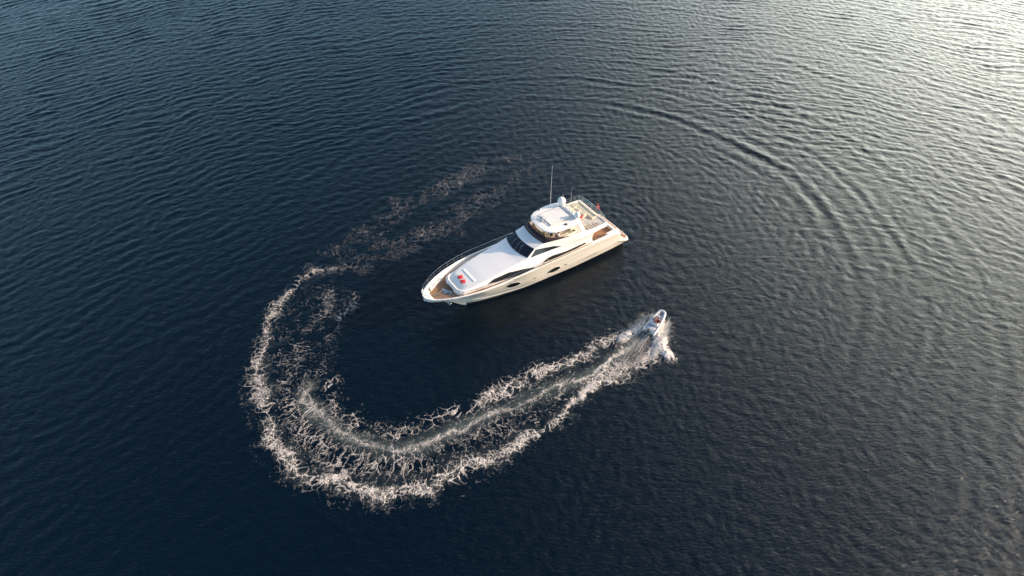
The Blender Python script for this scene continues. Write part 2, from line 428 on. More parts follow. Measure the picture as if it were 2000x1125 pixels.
# the middle line of the wake gives the direction across which the lace is drawn out
MID = np.array([at(a, b) for a, b, *_ in FILL])
dm = np.r_[0, np.cumsum(np.hypot(*np.diff(MID, axis=0).T))]
def wake_coords(x, y):
    best = np.full(x.shape, 1e9); s = np.zeros_like(x); d = np.zeros_like(x)
    for i in range(len(MID)-1):
        a, b = MID[i], MID[i+1]; v = b-a; L = math.hypot(*v)
        lo_t = -1e3 if i == 0 else 0.0; hi_t = 1e3 if i == len(MID)-2 else 1.0
        t = np.clip(((x-a[0])*v[0]+(y-a[1])*v[1])/L**2, lo_t, hi_t)
        px = x-a[0]-t*v[0]; py = y-a[1]-t*v[1]; dd = np.hypot(px, py)
        m = dd < best
        best[m] = dd[m]; s[m] = (dm[i]+t*L)[m]; d[m] = (np.sign(px*v[1]-py*v[0])*dd)[m]
    return s, d
def sstep(a, b, v):
    t = np.clip((v-a)/(b-a), 0, 1); return t*t*(3-2*t)

GS = 0.06
fx = np.arange(-35, 27, GS); fy = np.arange(31, 104, GS)
FX, FY = np.meshgrid(fx, fy)
# ragged warps so no line stays smooth
wx = FX+1.5*(fbm(FX/2.6, FY/2.6, 51)-.5)+.32*(fbm(FX/.6, FY/.6, 52)-.5)
wy = FY+1.5*(fbm(FX/2.6, FY/2.6, 53)-.5)+.32*(fbm(FX/.6, FY/.6, 54)-.5)
eow = field(wx, wy, EDGE_OUT, 2.3); eiw = field(wx, wy, EDGE_IN, 2.3)
eo = field(wx, wy, EDGE_OUT); ei = field(wx, wy, EDGE_IN); wa = field(wx, wy, WASH)
fi = field(wx, wy, FILL)
old = np.zeros_like(eo)
for s_ in OLD[:3]: old = np.maximum(old, .86*field(FX+3.6*(fbm(FX/1.8, FY/1.8, 41)-.5), FY+3.6*(fbm(FX/1.8, FY/1.8, 42)-.5), s_, 2.3))
for s_ in OLD[3:]: old = np.maximum(old, field(wx, wy, s_, 1.1))
SS, DD = wake_coords(FX, FY)
SSw = SS+1.1*(fbm(FX/1.6, FY/1.6, 61)-.5)+.4*(fbm(FX/.5, FY/.5, 62)-.5); DDw = DD+1.4*(fbm(FX/1.6, FY/1.6, 63)-.5)+.4*(fbm(FX/.5, FY/.5, 64)-.5)
def lace(u, v, seed, wdt):
    f1, f2 = worley(u, v, seed); return np.clip(1-(f2-f1)/wdt, 0, 1)
def ridge(u, v, seed, k=5.0, o=3):
    return np.clip(1-k*np.abs(fbm(u, v, seed, o)-.5), 0, 1)
big = fbm(FX/3.4, FY/3.4, 71); mid = fbm(FX/1.1, FY/1.1, 72); fine = fbm(FX/.3, FY/.3, 73)
# lace drawn out across the wake inside it, even lace elsewhere; each scale fades in and out
rad_ = np.maximum.reduce([lace(SSw/.80, DDw/2.0, 1, .20)*sstep(.22, .48, fbm(FX/1.7, FY/1.7, 75)), .85*ridge(SSw/.50, DDw/1.4, 76, 8)*sstep(.30, .52, fbm(FX/1.3, FY/1.3, 77)), .85*lace(SSw/.36, DDw/1.1, 2, .26)*sstep(.38, .56, fbm(FX/1.2, FY/1.2, 78))])
iso_ = np.maximum.reduce([lace(wx/.95, wy/.95, 3, .20)*sstep(.25, .5, fbm(FX/1.7, FY/1.7, 85)), .9*ridge(wx/.8, wy/.8, 86, 9)*sstep(.42, .6, fbm(FX/1.3, FY/1.3, 87)), .75*lace(wx/.38, wy/.38, 4, .3)*sstep(.45, .6, fbm(FX/1.1, FY/1.1, 88))])
radial = np.clip(fi*2.2-old*3-1.7*np.maximum(eo, ei), 0, 1)
net = radial*rad_+(1-radial)*iso_
holes = np.maximum(lace(wx/.36, wy/.36, 5, .55), .9*lace(FX/.21+.3*mid, FY/.21, 6, .6))       # froth: white with small dark eyes
froth = .55*holes+.50*mid+.25*(fine-.5)+.25*(big-.5)
wide = np.maximum(eow, eiw)*np.clip(.35+1.1*fi, 0, 1)
dens = np.maximum.reduce([eo, ei*.98, wa*.9, fi, old, .66*wide])
amt = np.clip(dens*(.75+.8*(big-.3)), 0, 1.1)
thread = sstep(.93-.95*amt, 1.25-.95*amt, net)*np.clip(.32+1.1*dens, 0, 1)
E_ = np.maximum.reduce([eo*.93, ei*.93, wa*.90, .68*wide])*(.84+.42*(fbm(FX/1.9, FY/1.9, 90)-.35))
fr_ = sstep(1.12-.80*E_, 1.44-.80*E_, froth+.20*net)*(.22+.80*np.maximum(lace(wx/.27, wy/.27, 7, .45), sstep(.95, 1.3, E_)*.9))
foam = np.clip(np.maximum(thread*.85, fr_*1.1), 0, 1)*(.62+.5*fine)
speck = sstep(.66, .78, fbm(FX/.2, FY/.2, 93, 2))*np.clip(dens*1.2, 0, .8)*sstep(.35, .6, mid)
foam = np.maximum(foam, .5*speck)*sstep(.06, .2, dens)
old_w = np.maximum.reduce([old, .8*eow*np.clip((FY-64)/6, 0, 1)])
foam = np.maximum(foam, np.clip(.40*sstep(.60, .90, lace(FX/.42, FY/.42, 8, .42)*(.55+.9*fine))*np.clip(old_w*2.2-.12, 0, .8)*sstep(.40, .66, .6*mid+.4*fbm(FX/.5, FY/.5, 99)), 0, 1))
age = np.clip(SS/dm[-1], 0, 1)
foam *= 1.0-.26*sstep(.25, .95, age)
foam *= 1.0-.28*sstep(.1, .3, old-fi)*(np.maximum(eo, ei) < .3)
wline = sstep(.30, .85, wa)*sstep(.35, .62, .5*fbm(SS/1.2, DD/.16, 96)+.5*fine)
foam = np.maximum(foam, .74*wline)
# pale green water full of small bubbles down the middle
air = np.clip(np.maximum.reduce([.85*field(FX, FY, WASH, 1.8)*(.55+.9*fbm(SS/1.5, DD/.25, 95)), .15*fi, .22*wide])*(.4+1.1*mid), 0, 1)*.6
# churned trough right behind the tender: long smooth blue streaks, little foam
HULLX = FX; hd_t = R(57); tcx, tcy = 17.35, 57.9
a_ = (FX-tcx)*math.cos(hd_t)+(FY-tcy)*math.sin(hd_t); c_ = -(FX-tcx)*math.sin(hd_t)+(FY-tcy)*math.cos(hd_t)
trough = sstep(-13, -3.0, a_)*(a_ < .8)*np.exp(-(np.abs(c_)/1.25)**4)
streak = fbm(c_/.10+fbm(FX, FY, 88)*1.5, a_/2.2, 81)
foam = foam*(1-trough)+trough*np.clip(.40*sstep(.42, .8, streak)+.07, 0, 1)*(.5+.7*fine)
# spray sheets and bow wave on either side
def blob(a0, c0, ra, rc, ang=0.0):
    ca, sa = math.cos(ang), math.sin(ang); u = (a_-a0)*ca+(c_-c0)*sa; v = -(a_-a0)*sa+(c_-c0)*ca
    return np.exp(-(u/ra)**2-(v/rc)**2)
bowR = np.maximum.reduce([blob(-.8, -1.15, 2.2, .55, R(8)), blob(-2.3, -2.1, 1.6, .8, R(20)), .78*blob(-3.3, -3.2, .8, 1.4, R(-20))])
bowL = np.maximum.reduce([.75*blob(-1.6, 1.25, 1.9, .5, R(-10)), .9*blob(-3.5, 2.0, 1.4, .75, R(-15))])
spr = np.maximum(bowR, bowL)
fs_ = .45*fine+.30*fbm(FX/.13, FY/.13, 97)+.25*fbm(c_/.12, a_/.9, 98)
foam = np.clip(np.maximum(foam, np.clip(spr*1.9, 0, 1)*sstep(.72-.52*spr, .95-.52*spr, fs_+.15)), 0, 1)
halo = np.maximum.reduce([blob(.2, -1.7, 2.2, .8, R(12)), .8*blob(-.6, 1.8, 2.6, .7, R(-12))])
foam = np.maximum(foam, np.clip(halo*.75*sstep(.45, .8, .5*fine+.5*fbm(FX/.12, FY/.12, 91)), 0, 1)*.7)
keep = (foam > .05) | (air > .05)
FZ = H(FX, FY)+.025+.07*foam*mid+.42*np.clip(spr-.25, 0, 1)*(.5+fine)+.10*np.clip(np.maximum(eo, ei)-.75, 0, 1)*mid*foam
trz = trough*.10*(streak-.5)
FZ = FZ+trz
fo, used = grid_mesh('wake_foam', FX, FY, FZ, keep)
for nm, arr in (('foam', foam), ('air', air)):
    at_ = fo.data.attributes.new(nm, 'FLOAT', 'POINT'); at_.data.foreach_set('value', arr.ravel()[used].astype(np.float32))
m = bpy.data.materials.new('sea_foam'); m.use_nodes = True
n = m.node_tree.nodes; l = m.node_tree.links; b = n['Principled BSDF']
out = n['Material Output']
b.inputs['Base Color'].default_value = (.78, .70, .655, 1); b.inputs['Roughness'].default_value = .8
af = n.new('ShaderNodeAttribute'); af.attribute_name = 'foam'
aa = n.new('ShaderNodeAttribute'); aa.attribute_name = 'air'
tc = n.new('ShaderNodeTexCoord'); ns = n.new('ShaderNodeTexNoise'); ns.inputs['Scale'].default_value = 9; ns.inputs['Detail'].default_value = 4
l.new(tc.outputs['Object'], ns.inputs['Vector'])
mr = n.new('ShaderNodeMapRange'); mr.inputs[1].default_value = .32; mr.inputs[2].default_value = .62; mr.inputs[3].default_value = .25; mr.inputs[4].default_value = 1.25
l.new(ns.outputs['Fac'], mr.inputs[0])
mu = n.new('ShaderNodeMath'); mu.operation = 'MULTIPLY'; mu.use_clamp = True; l.new(af.outputs['Fac'], mu.inputs[0]); l.new(mr.outputs[0], mu.inputs[1])
bp = n.new('ShaderNodeBump'); bp.inputs['Strength'].default_value = .9; bp.inputs['Distance'].default_value = .12
l.new(ns.outputs['Fac'], bp.inputs['Height']); l.new(bp.outputs[0], b.inputs['Normal'])
wb = n.new('ShaderNodeBsdfPrincipled'); wb.inputs['Base Color'].default_value = (.15, .185, .18, 1); wb.inputs['Roughness'].default_value = .25; wb.inputs['IOR'].default_value = 1.333
tr = n.new('ShaderNodeBsdfTransparent')
m1 = n.new('ShaderNodeMixShader'); l.new(aa.outputs['Fac'], m1.inputs[0]); l.new(tr.outputs[0], m1.inputs[1]); l.new(wb.outputs[0], m1.inputs[2])
m2 = n.new('ShaderNodeMixShader'); l.new(mu.outputs[0], m2.inputs[0]); l.new(m1.outputs[0], m2.inputs[1]); l.new(b.outputs[0], m2.inputs[2])
l.new(m2.outputs[0], out.inputs['Surface'])
fo.data.materials.append(m)
tag(fo, 'curling white foam trail left on the sea by the circling tender', 'foam', kind='stuff')

# ------------------------------------------------------------------ the motor yacht (local: x forward from the stern, y to port, z up)
YH = 3.73804835; YB = Vector((-10.73962253, 58.58104087, 0)); YU = Vector((math.cos(YH), math.sin(YH), 0))
yo = YB-YU*30
yacht = empty('motor_yacht', (yo.x, yo.y, 0), YH)
tag(yacht, 'large white motor yacht with hardtop flybridge lying still on the sea', 'yacht')
def interp(x, tab):
    xs = [t[0] for t in tab]; ys = [t[1] for t in tab]
    return float(np.interp(x, xs, ys))
SHEER_Y = [(0, 3.2), (1.1, 3.3), (3, 3.38), (7, 3.42), (18, 3.42), (21, 3.38), (23.2, 3.22), (25.4, 2.80), (27, 2.30), (28.4, 1.65), (29.2, 1.12), (29.65, .62), (29.85, .22), (29.9, .02)]
SHEER_Z = [(0, 1.5), (.45, 1.55), (1.1, 2.2), (1.55, 2.8), (1.95, 3.3), (2.3, 3.5), (4, 3.68), (7, 3.78), (11, 3.88), (16, 3.98), (22, 4.16), (26, 4.18), (30, 4.15)]
WL_Y = [(0, 2.5), (4, 2.55), (10, 2.45), (14, 2.32), (17, 2.1), (20, 1.62), (22.6, 1.05), (24.2, .45), (25.2, .06), (27.4, .03), (29.9, .01)]
def hull_section(x):
    ys = interp(x, SHEER_Y); zs = interp(x, SHEER_Z); yw = min(interp(x, WL_Y), ys*.98)
    stem = interp(x, [(0, -.9), (24, -.9), (24.9, 0.0), (25.8, 1.0), (26.76, 1.75), (27.34, 2.2), (28.59, 2.95), (29.4, 3.45), (29.9, 3.95)])
    zl = max(.35, stem+.05)
    rim = interp(x, [(0, .14), (5, .12), (9, .03), (11, 0), (30, 0)])
    z1 = min(zs-.02, max(interp(x, [(0, 1.45), (2, 2.2), (9, 2.0), (14, 2.1), (24, 2.9), (29.9, 3.9)]), zl+.1))
    bl_ = interp(x, [(17, 0), (23.5, 1), (30, 1)]); z1 = z1*(1-bl_)+bl_*(zs-.88*interp(x, [(0, 1), (28, 1), (29.9, .15)])); z1 = max(z1, zl+.06)
    f = (z1-zl)/max(.2, zs-zl); k = interp(x, [(0, .95), (10, .9), (18, .70), (24, .36), (27, .16), (29.9, .1)])
    y1 = yw+(ys-yw)*min(1, k*(.55+.75*f))
    y1 = y1*(1-bl_)+bl_*max(.02, ys-.98*(zs-z1)); y1 = min(y1, ys)
    zc = max(interp(x, [(0, .95), (9, .75), (16, .9), (24, 1.5), (29, 3.0)]), zl+.04); zc = min(zc, z1-.02)
    yc = yw+(ys-yw)*interp(x, [(0, .78), (10, .55), (18, .34), (24, .10), (29, .03)]); yc = min(yc, y1)
    yb = max(.01, yw*.96)
    return [(.0, stem), (yb*.6, stem+(min(0, zl)-stem)*.5 if stem < 0 else stem+.01), (yb, max(.0, stem+.02)), (yw, zl), (yc, zc), (max(y1, yc), z1-.28 if rim > .01 else z1-.02),
            (max(y1, yc)+rim, z1-.16 if rim > .01 else z1-.01), (max(y1, yc)+rim*.7, z1 if rim > .01 else z1), (ys, zs)]
hx = [0, .2, .45, .8, 1.1, 1.45, 1.75, 1.95, 2.3, 2.65, 3.3, 4, 5, 6, 7, 8, 9, 10, 11.5, 13, 14.5, 16, 17.5, 19, 20.5, 22, 23.2, 24.3, 25.4, 26.2, 27, 27.7, 28.4, 28.85, 29.2, 29.45, 29.65, 29.78, 29.85, 29.9]
mb = MB(); rows = []
for x in hx:
    s_ = hull_section(x); rows.append([(x, -y, z) for y, z in s_[::-1]]+[(x, y, z) for y, z in s_[1:]])
mb.grid(rows)
mb.add(rows[0], [tuple(range(len(rows[0])))])
hull = mb.build('hull', M['gelside'], yacht, ang=25)
hull.data.materials.append(M['boot'])
for p in hull.data.polygons:
    if p.center.z < .36 and max(hull.data.vertices[i].co.z for i in p.vertices) < .37+.001: p.material_index = 1
def hull_y(x, z):
    s_ = sorted([(b, a) for a, b in hull_section(x)[2:]]); return float(np.interp(z, [q[0] for q in s_], [q[1] for q in s_]))
# cap and bulwark
def deck_z(x): return interp(x, [(0, 1.45), (.5, 1.5), (.9, 2.3), (6.5, 2.3), (7.2, 3.3), (15, 3.4), (20, 3.6), (23, 3.70), (25.6, 3.66), (26.3, 3.5), (30, 3.5)])
CAPW = [(0, .1), (1.5, .22), (6, .3), (7.5, .16), (20, .15), (24, .14), (27.5, .16), (29.2, .25), (29.9, .3)]
mb = MB(); mi = MB()
xs_ = [1.1+.45*i for i in range(64)]; xs_ = [x for x in xs_ if x < 29.2]+[29.2, 29.5, 29.7, 29.85]
def LEAN(x): return interp(x, [(7, .03), (20, .10), (24, .16), (26, .30), (28, .36), (29.8, .1)])
for sg in (1, -1):
    ra = []; rb = []
    for x in xs_:
        y = interp(x, SHEER_Y); z = interp(x, SHEER_Z); w = min(interp(x, CAPW), y)
        ra.append([(x, sg*(y+.015), z-.05), (x, sg*(y+.02), z+.02), (x, sg*(y-.03), z+.045), (x, sg*max(0, y-w+.02), z+.045), (x, sg*max(0, y-w), z+.01), (x, sg*max(0, y-w-.01), z-.06)])
        lean = LEAN(x)
        rb.append([(x, sg*max(0, y-w), z+.0), (x, sg*max(0, y-w-lean*.5), (z+deck_z(x))/2), (x, sg*max(0, y-w-lean), deck_z(x)-.02)])
    mb.grid(ra); mi.grid(rb)
mb.add([(29.2, -.62, 4.19), (29.2, .62, 4.19), (29.6, .45, 4.20), (29.8, 0, 4.20), (29.6, -.45, 4.20)], [(0, 1, 2, 3, 4)])
mb.build('cap_rail', M['gel'], yacht)
mi.build('bulwark_lining', M['gel'], yacht)
# bow apron (white triangle ahead of the teak) and deck sheets
mb = MB(); rows = []
for x in [28.85, 29.1, 29.35, 29.6, 29.8]:
    y = max(.05, interp(x, SHEER_Y)-.12); rows.append([(x, -y, interp(x, [(28.8, 3.85), (29.8, 4.17)])), (x, 0, interp(x, [(28.8, 3.85), (29.8, 4.19)])), (x, y, interp(x, [(28.8, 3.85), (29.8, 4.17)]))])
rows = [[(28.8, -1.0, 3.5), (28.8, 0, 3.5), (28.8, 1.0, 3.5)]]+rows
mb.grid(rows); mb.build('bow_apron', M['gel'], yacht)
mb = MB(); rows = []
for x in np.linspace(7.2, 28.7, 60):
    y = max(.05, interp(x, SHEER_Y)-.14-LEAN(x)); rows.append([(x, -y, deck_z(x)), (x, y, deck_z(x))])
mb.grid(rows); mb.build('foredeck', M['teakg'], yacht)
for sg in (1, -1):                                               # varnished margin of the side deck
    mb = MB(); rows = []
    for x in np.linspace(15.4, 26.6, 40):
        y = max(.05, interp(x, SHEER_Y)-.16-LEAN(x)); w = interp(x, [(15.4, .3), (22, .62), (25.5, .7), (26.6, .4)])
        rows.append([(x, sg*y, deck_z(x)+.006), (x, sg*(y-w), deck_z(x)+.006)])
    mb.grid(rows); mb.build('side_deck', M['teak'], yacht)
# raised lockers on the starboard and port bow flanks
for sg in (-1,):
    mb = MB(); rows = []
    for x in np.linspace(25.9, 28.4, 12):
        yo_ = interp(x, SHEER_Y)-.35; yi_ = interp(x, [(25.9, 2.1), (26.3, 2.02), (28.5, .85)]); z = interp(x, [(25.9, 3.75), (28.4, 3.85)])
        rows.append([(x, sg*yo_, z+.12), (x, sg*(yi_+.06), z), (x, sg*yi_, z-.03), (x, sg*yi_, 3.45)])
    mb.grid(rows); lk = mb.build('bow_locker', M['gel'], yacht, thick=.03)
    for a, b in ((26.3, 27.0), (27.15, 27.9)):
        g = MB(); g.tube([(a, sg*interp(a, [(25.9, 2.2), (28.4, .95)]), 3.9), (b, sg*interp(b, [(25.9, 2.2), (28.4, .95)]), 3.93)], .035); g.build('locker_handle', M['rubber'], lk)
# hull lines, portholes and small ports
mb = MB()
for sg in (1, -1):
    for zt, x0, x1 in (([(2, 3.1), (9, 3.25), (16, 3.3), (22, 3.5)], 2.4, 21), ([(9, 2.55), (16, 2.72), (22, 2.95)], 8, 21)):
        mb.tube([(x, sg*(hull_y(x, interp(x, zt))+.004), interp(x, zt)) for x in np.linspace(x0, x1, 50)], .012, 6)
mb.split('hull_seam', M['rubber'], yacht)
mb = MB()
for sg in (1, -1): mb.tube([(x, sg*(hull_y(x, z)+.012), z) for x, z in [(x, interp(x, [(0, .62), (9, .5), (16, .5), (24, .95)])) for x in np.linspace(.1, 25, 50)]], .03, 6)
mb.split('spray_rail', M['gel'], yacht)
def hull_patch(cx, cz, rx, rz, sg, off=.02, n=28, power=2.0):
    pts = []
    for k in range(n):
        a = 2*math.pi*k/n; c, s2 = math.cos(a), math.sin(a)
        x = cx+rx*math.copysign(abs(c)**(2/power), c); z = cz+rz*math.copysign(abs(s2)**(2/power), s2); pts.append((x, z))
    v = [(x, sg*(hull_y(x, z)+off), z) for x, z in pts]+[(x, sg*(hull_y(x, z)-.03), z) for x, z in pts]
    b = MB(); b.add(v, [tuple(range(n))]+[(i, (i+1) % n, n+(i+1) % n, n+i) for i in range(n)]); return b
for sg in (1, -1):
    for cx, cz in ((18.6, 2.17), (12.6, 2.08)):
        w = hull_patch(cx, cz, .95, .44, sg, .03).build('porthole', M['glass'], yacht, smooth=False)
        pts = [(cx+.97*math.cos(a), cz+.46*math.sin(a)) for a in np.linspace(0, 2*math.pi, 33)]
        r_ = MB(); r_.tube([(x, sg*(hull_y(x, z)+.03), z) for x, z in pts], .022, 6); r_.build('porthole_rim', M['gelside'], w)
        r_ = MB()
        for dx in (-.32, .32): r_.tube([(cx+dx, sg*(hull_y(cx+dx, cz-.4)+.035), cz-.4), (cx+dx, sg*(hull_y(cx+dx, cz+.4)+.035), cz+.4)], .015, 6)
        r_.split('porthole_bar', M['black'], w)
    for cx, cz, rx, rz in ((22.4, 3.0, .2, .045), (23.6, 3.15, .16, .04), (15.6, 2.1, .26, .07), (10.8, 2.12, .26, .07)):
        hull_patch(cx, cz, rx, rz, sg, .02, 16, 4).build('hull_port', M['black'], yacht, smooth=False)
# ---- superstructure
ST = [  # x, bow, side profile (y,z) x5, roof crown
    (26.12, .0,  (.75, 3.45), (.75, 3.6), (.72, 3.75), (.68, 3.85), (.6, 3.88), .02),
    (26.02, .0,  (1.35, 3.42), (1.35, 3.6), (1.32, 3.76), (1.25, 3.88), (1.15, 3.92), .02),
    (25.78, .0,  (1.80, 3.42), (1.80, 3.6), (1.76, 3.78), (1.68, 3.92), (1.56, 3.97), .02),
    (25.35, .0,  (2.04, 3.42), (2.04, 3.62), (2.00, 3.82), (1.90, 3.98), (1.77, 4.03), .02),
    (24.50, .0,  (2.12, 3.4), (2.1, 3.65), (2.05, 3.9), (1.95, 4.08), (1.82, 4.14), .03),
    (22.40, .0,  (2.46, 3.38), (2.43, 3.75), (2.36, 4.15), (2.22, 4.42), (2.06, 4.52), .05),
    (20.00, .0,  (2.68, 3.34), (2.63, 3.8), (2.52, 4.35), (2.38, 4.72), (2.22, 4.84), .07),
    (17.60, .0,  (2.86, 3.32), (2.80, 3.85), (2.66, 4.5), (2.50, 5.00), (2.30, 5.14), .08),
    (16.30, .55, (2.90, 3.3), (2.84, 3.9), (2.74, 4.6), (2.56, 5.2), (2.36, 5.36), .06),
    (15.05, .42, (2.94, 3.3), (2.88, 3.9), (2.78, 4.6), (2.52, 5.25), (2.12, 6.10), .08),
    (13.70, .38, (2.98, 3.3), (2.92, 3.9), (2.82, 4.6), (2.62, 5.25), (2.16, 6.36), .07),
]
NR = 9
def st_row(S_):
    x, bow = S_[0], S_[1]; sd_ = S_[2:7]; crown = S_[7]; ye, ze = sd_[4]
    row = [(x, -y, z) for y, z in sd_]
    for k in range(1, NR):
        f = -1+2*k/NR; row.append((x+bow*(1-f*f), f*ye, ze+crown*(1-f*f)))
    row += [(x, y, z) for y, z in sd_[::-1]]
    return row
def refine(rows, a, b):
    R2 = []
    for i in range(len(rows)-1):
        for t in range(a): R2.append([tuple(p[k]*(1-t/a)+q[k]*t/a for k in range(3)) for p, q in zip(rows[i], rows[i+1])])
    R2.append(rows[-1]); out = []
    for r_ in R2:
        n_ = []
        for j in range(len(r_)-1):
            for t in range(b): n_.append(tuple(r_[j][k]*(1-t/b)+r_[j+1][k]*t/b for k in range(3)))
        out.append(n_+[r_[-1]])
    return out
mb = MB(); rows = [st_row(s_) for s_ in ST]
# refine lengthwise
fine_rows = []
for i in range(len(rows)-1):
    for t in ((0, .5) if i > 3 else (0,)): fine_rows.append([tuple(a[k]*(1-t)+b[k]*t for k in range(3)) for a, b in zip(rows[i], rows[i+1])])
fine_rows.append(rows[-1])
mb.grid(refine(rows, 5, 3))
ss = mb.build('superstructure', M['matte'], yacht, ang=28)
ss.data.materials.append(M['gel'])
for p in ss.data.polygons:
    if abs(p.normal.y) > .45 or p.center.x > 25.2 or p.center.x < 15.2: p.material_index = 1
# aft deckhouse and flybridge coaming
AF = [  # x, P0, P1, P2, P3(shoulder), P4(coaming top)
    (13.70, (2.98, 3.3), (2.92, 3.9), (2.82, 4.6), (2.62, 5.25), (2.16, 6.36)),
    (12.4, (3.0, 3.3), (2.95, 3.9), (2.86, 4.6), (2.70, 5.25), (2.46, 6.38)),
    (11.2, (3.02, 3.3), (2.97, 3.9), (2.9, 4.6), (2.82, 5.3), (2.66, 6.36)),
    (10.0, (3.04, 3.3), (2.99, 3.9), (2.94, 4.6), (2.98, 5.4), (2.82, 6.30)),
    (8.4, (3.06, 3.3), (3.0, 3.9), (2.98, 4.6), (3.18, 5.5), (3.02, 6.15)),
    (7.0, (3.08, 3.2), (3.02, 3.9), (3.0, 4.6), (3.25, 5.5), (3.08, 6.02)),
    (6.4, (3.08, 3.2), (3.04, 3.9), (3.02, 4.7), (3.26, 5.5), (3.10, 5.98))]
mb = MB()
for sg in (1, -1): mb.grid(refine([[(s_[0], sg*y, z) for y, z in s_[1:]] for s_ in AF], 5, 3))
# bulkhead with saloon door behind the cockpit
mb.add([(6.4, -3.1, 2.3), (6.4, 3.1, 2.3), (6.4, 3.0, 5.5), (6.4, -3.0, 5.5)], [(0, 1, 2, 3)])
mb.build('deckhouse', M['gel'], yacht, ang=28)
mb = MB(); mb.box((6.37, 0, 3.4), (.03, 2.6, 2.1)); mb.build('saloon_door', M['glass'], yacht)
# swelling below the saloon windows, and gunwale strip outside it
mb = MB(); 
for sg in (1, -1):
    rows = []
    for x in np.linspace(6.2, 15.6, 30):
        b = math.sin(math.pi*min(1, (15.6-x)/9.4*.9+.05))**.6
        t_ = min(1, (15.6-x)/2.0)
        rows.append([(x, sg*2.92, 3.85-.05*(x > 15)), (x, sg*(2.98+.10*b), 3.80), (x, sg*(3.06+.14*b), 3.62), (x, sg*(3.08+.15*b), 3.45), (x, sg*(3.06+.12*b), 3.25)])
    mb.grid(rows)
mb.split('deckhouse_skirt', M['gelside'], yacht)
# side glazing: strips laid on a side surface given as rows of (x, y(z))
def side_y(x, z, tab, i0=2, i1=7):
    xs_ = [t[0] for t in tab]
    o = sorted(range(len(xs_)), key=lambda i: xs_[i]); xs2 = [xs_[i] for i in o]
    prof = [[np.interp(x, xs2, [tab[i][j][c] for i in o]) for c in (0, 1)] for j in range(i0, i1)]
    prof.sort(key=lambda q: q[1])
    return float(np.interp(z, [q[1] for q in prof], [q[0] for q in prof]))
AFS = [(s_[0], 0)+s_[1:] for s_ in AF]
def syy(x, z): return side_y(x, z, ST) if x >= 13.7 else side_y(x, z, AFS)
def syy_ok(): return True
def side_window(name, low, high, sg, off=.02, m='glass', parent=None, n=26):
    x0 = max(min(p[0] for p in low), min(p[0] for p in high)); x1 = min(max(p[0] for p in low), max(p[0] for p in high))
    lo = sorted(low); hi = sorted(high); b = MB(); rows = []
    for x in np.linspace(x0, x1, n):
        zl = float(np.interp(x, [p[0] for p in lo], [p[1] for p in lo])); zh = float(np.interp(x, [p[0] for p in hi], [p[1] for p in hi])); zh = max(zh, zl+.004)
        zz = [zl, zl*.66+zh*.34, zl*.33+zh*.67, zh]
        rows.append([(x, sg*(syy(x, zl)-.03), zl-.002)]+[(x, sg*(syy(x, z)+off), z) for z in zz]+[(x, sg*(syy(x, zh)-.03), zh+.002)])
    b.grid(rows); return b.build(name, M[m], parent or yacht, ang=60)
for sg in (1, -1):
    fw = side_window('bow_side_window', [(22.2, 4.08), (20.3, 3.84), (17.8, 3.66), (15.4, 3.72)], [(22.2, 4.12), (21.4, 4.42), (19.2, 4.56), (17.0, 4.22), (15.4, 3.76)], sg)
    aw = side_window('saloon_window', [(14.4, 3.94), (12.6, 3.86), (10.2, 3.74), (7.3, 3.92)], [(14.4, 3.97), (13.6, 4.34), (12.8, 4.40), (10.6, 4.16), (7.55, 4.18), (7.3, 3.95)], sg)
    b = MB(); b.box((13.5, sg*(syy(13.5, 4.1)+.025), 4.12), (.05, .02, .40), ry=.2); b.build('window_pillar', M['gelside'], aw)
    tw = side_window('wheelhouse_side_window', [(15.85, 5.30), (14.6, 5.28), (12.4, 5.27), (11.35, 5.24)], [(15.85, 5.33), (14.95, 5.98), (12.4, 5.64), (11.35, 5.27)], sg)
# windscreen panes
def roof_pt(x, f, S0, S1, t, off=0.0):
    a = [np.interp(0, [0], [S0[i]]) for i in (0, 1)]
    x0, b0, (ye0, ze0), c0 = S0[0], S0[1], S0[6], S0[7]; x1, b1, (ye1, ze1), c1 = S1[0], S1[1], S1[6], S1[7]
    def P(x_, b_, ye, ze, c_): return Vector((x_+b_*(1-f*f), f*ye, ze+c_*(1-f*f)))
    p = P(x0, b0, ye0, ze0, c0)*(1-t)+P(x1, b1, ye1, ze1, c1)*t
    return p+Vector((.5, 0, .86))*off
SA, SB = ST[8], ST[9]
pan = [(-.99, -.46), (-.445, .14), (.155, .99)]
for i, (f0, f1) in enumerate(pan):
    b = MB(); b.grid([[roof_pt(0, f, SA, SB, t, .03) for f in np.linspace(f0, f1, 8)] for t in np.linspace(.03, .97, 6)])
    w = b.build('windscreen_pane', M['glass'], yacht, ang=60)
b = MB(); b.grid([[roof_pt(0, f, SA, SB, t, .012) for f in np.linspace(-.995, .995, 24)] for t in np.linspace(.01, .99, 6)])
b.build('windscreen_seal', M['rubber'], yacht, ang=60)
for f0, f1 in ((-.30, -.38), (.10, .02), (.42, .30)):
    b = MB(); b.tube([roof_pt(0, f0, SA, SB, .03, .06), roof_pt(0, (f0+f1)/2, SA, SB, .4, .08), roof_pt(0, f1, SA, SB, .82, .06)], [.028, .02, .02], 6)
    b.tube([roof_pt(0, f1-.05, SA, SB, .5, .055), roof_pt(0, f1+.02, SA, SB, .93, .055)], .022, 6); b.build('wiper', M['steel'], yacht)
# frame lip under the windscreen
b = MB(); b.tube([roof_pt(0, f, SA, SB, -.02, .01) for f in np.linspace(-1, 1, 20)], .035, 6); b.build('windscreen_lip', M['gel'], yacht)
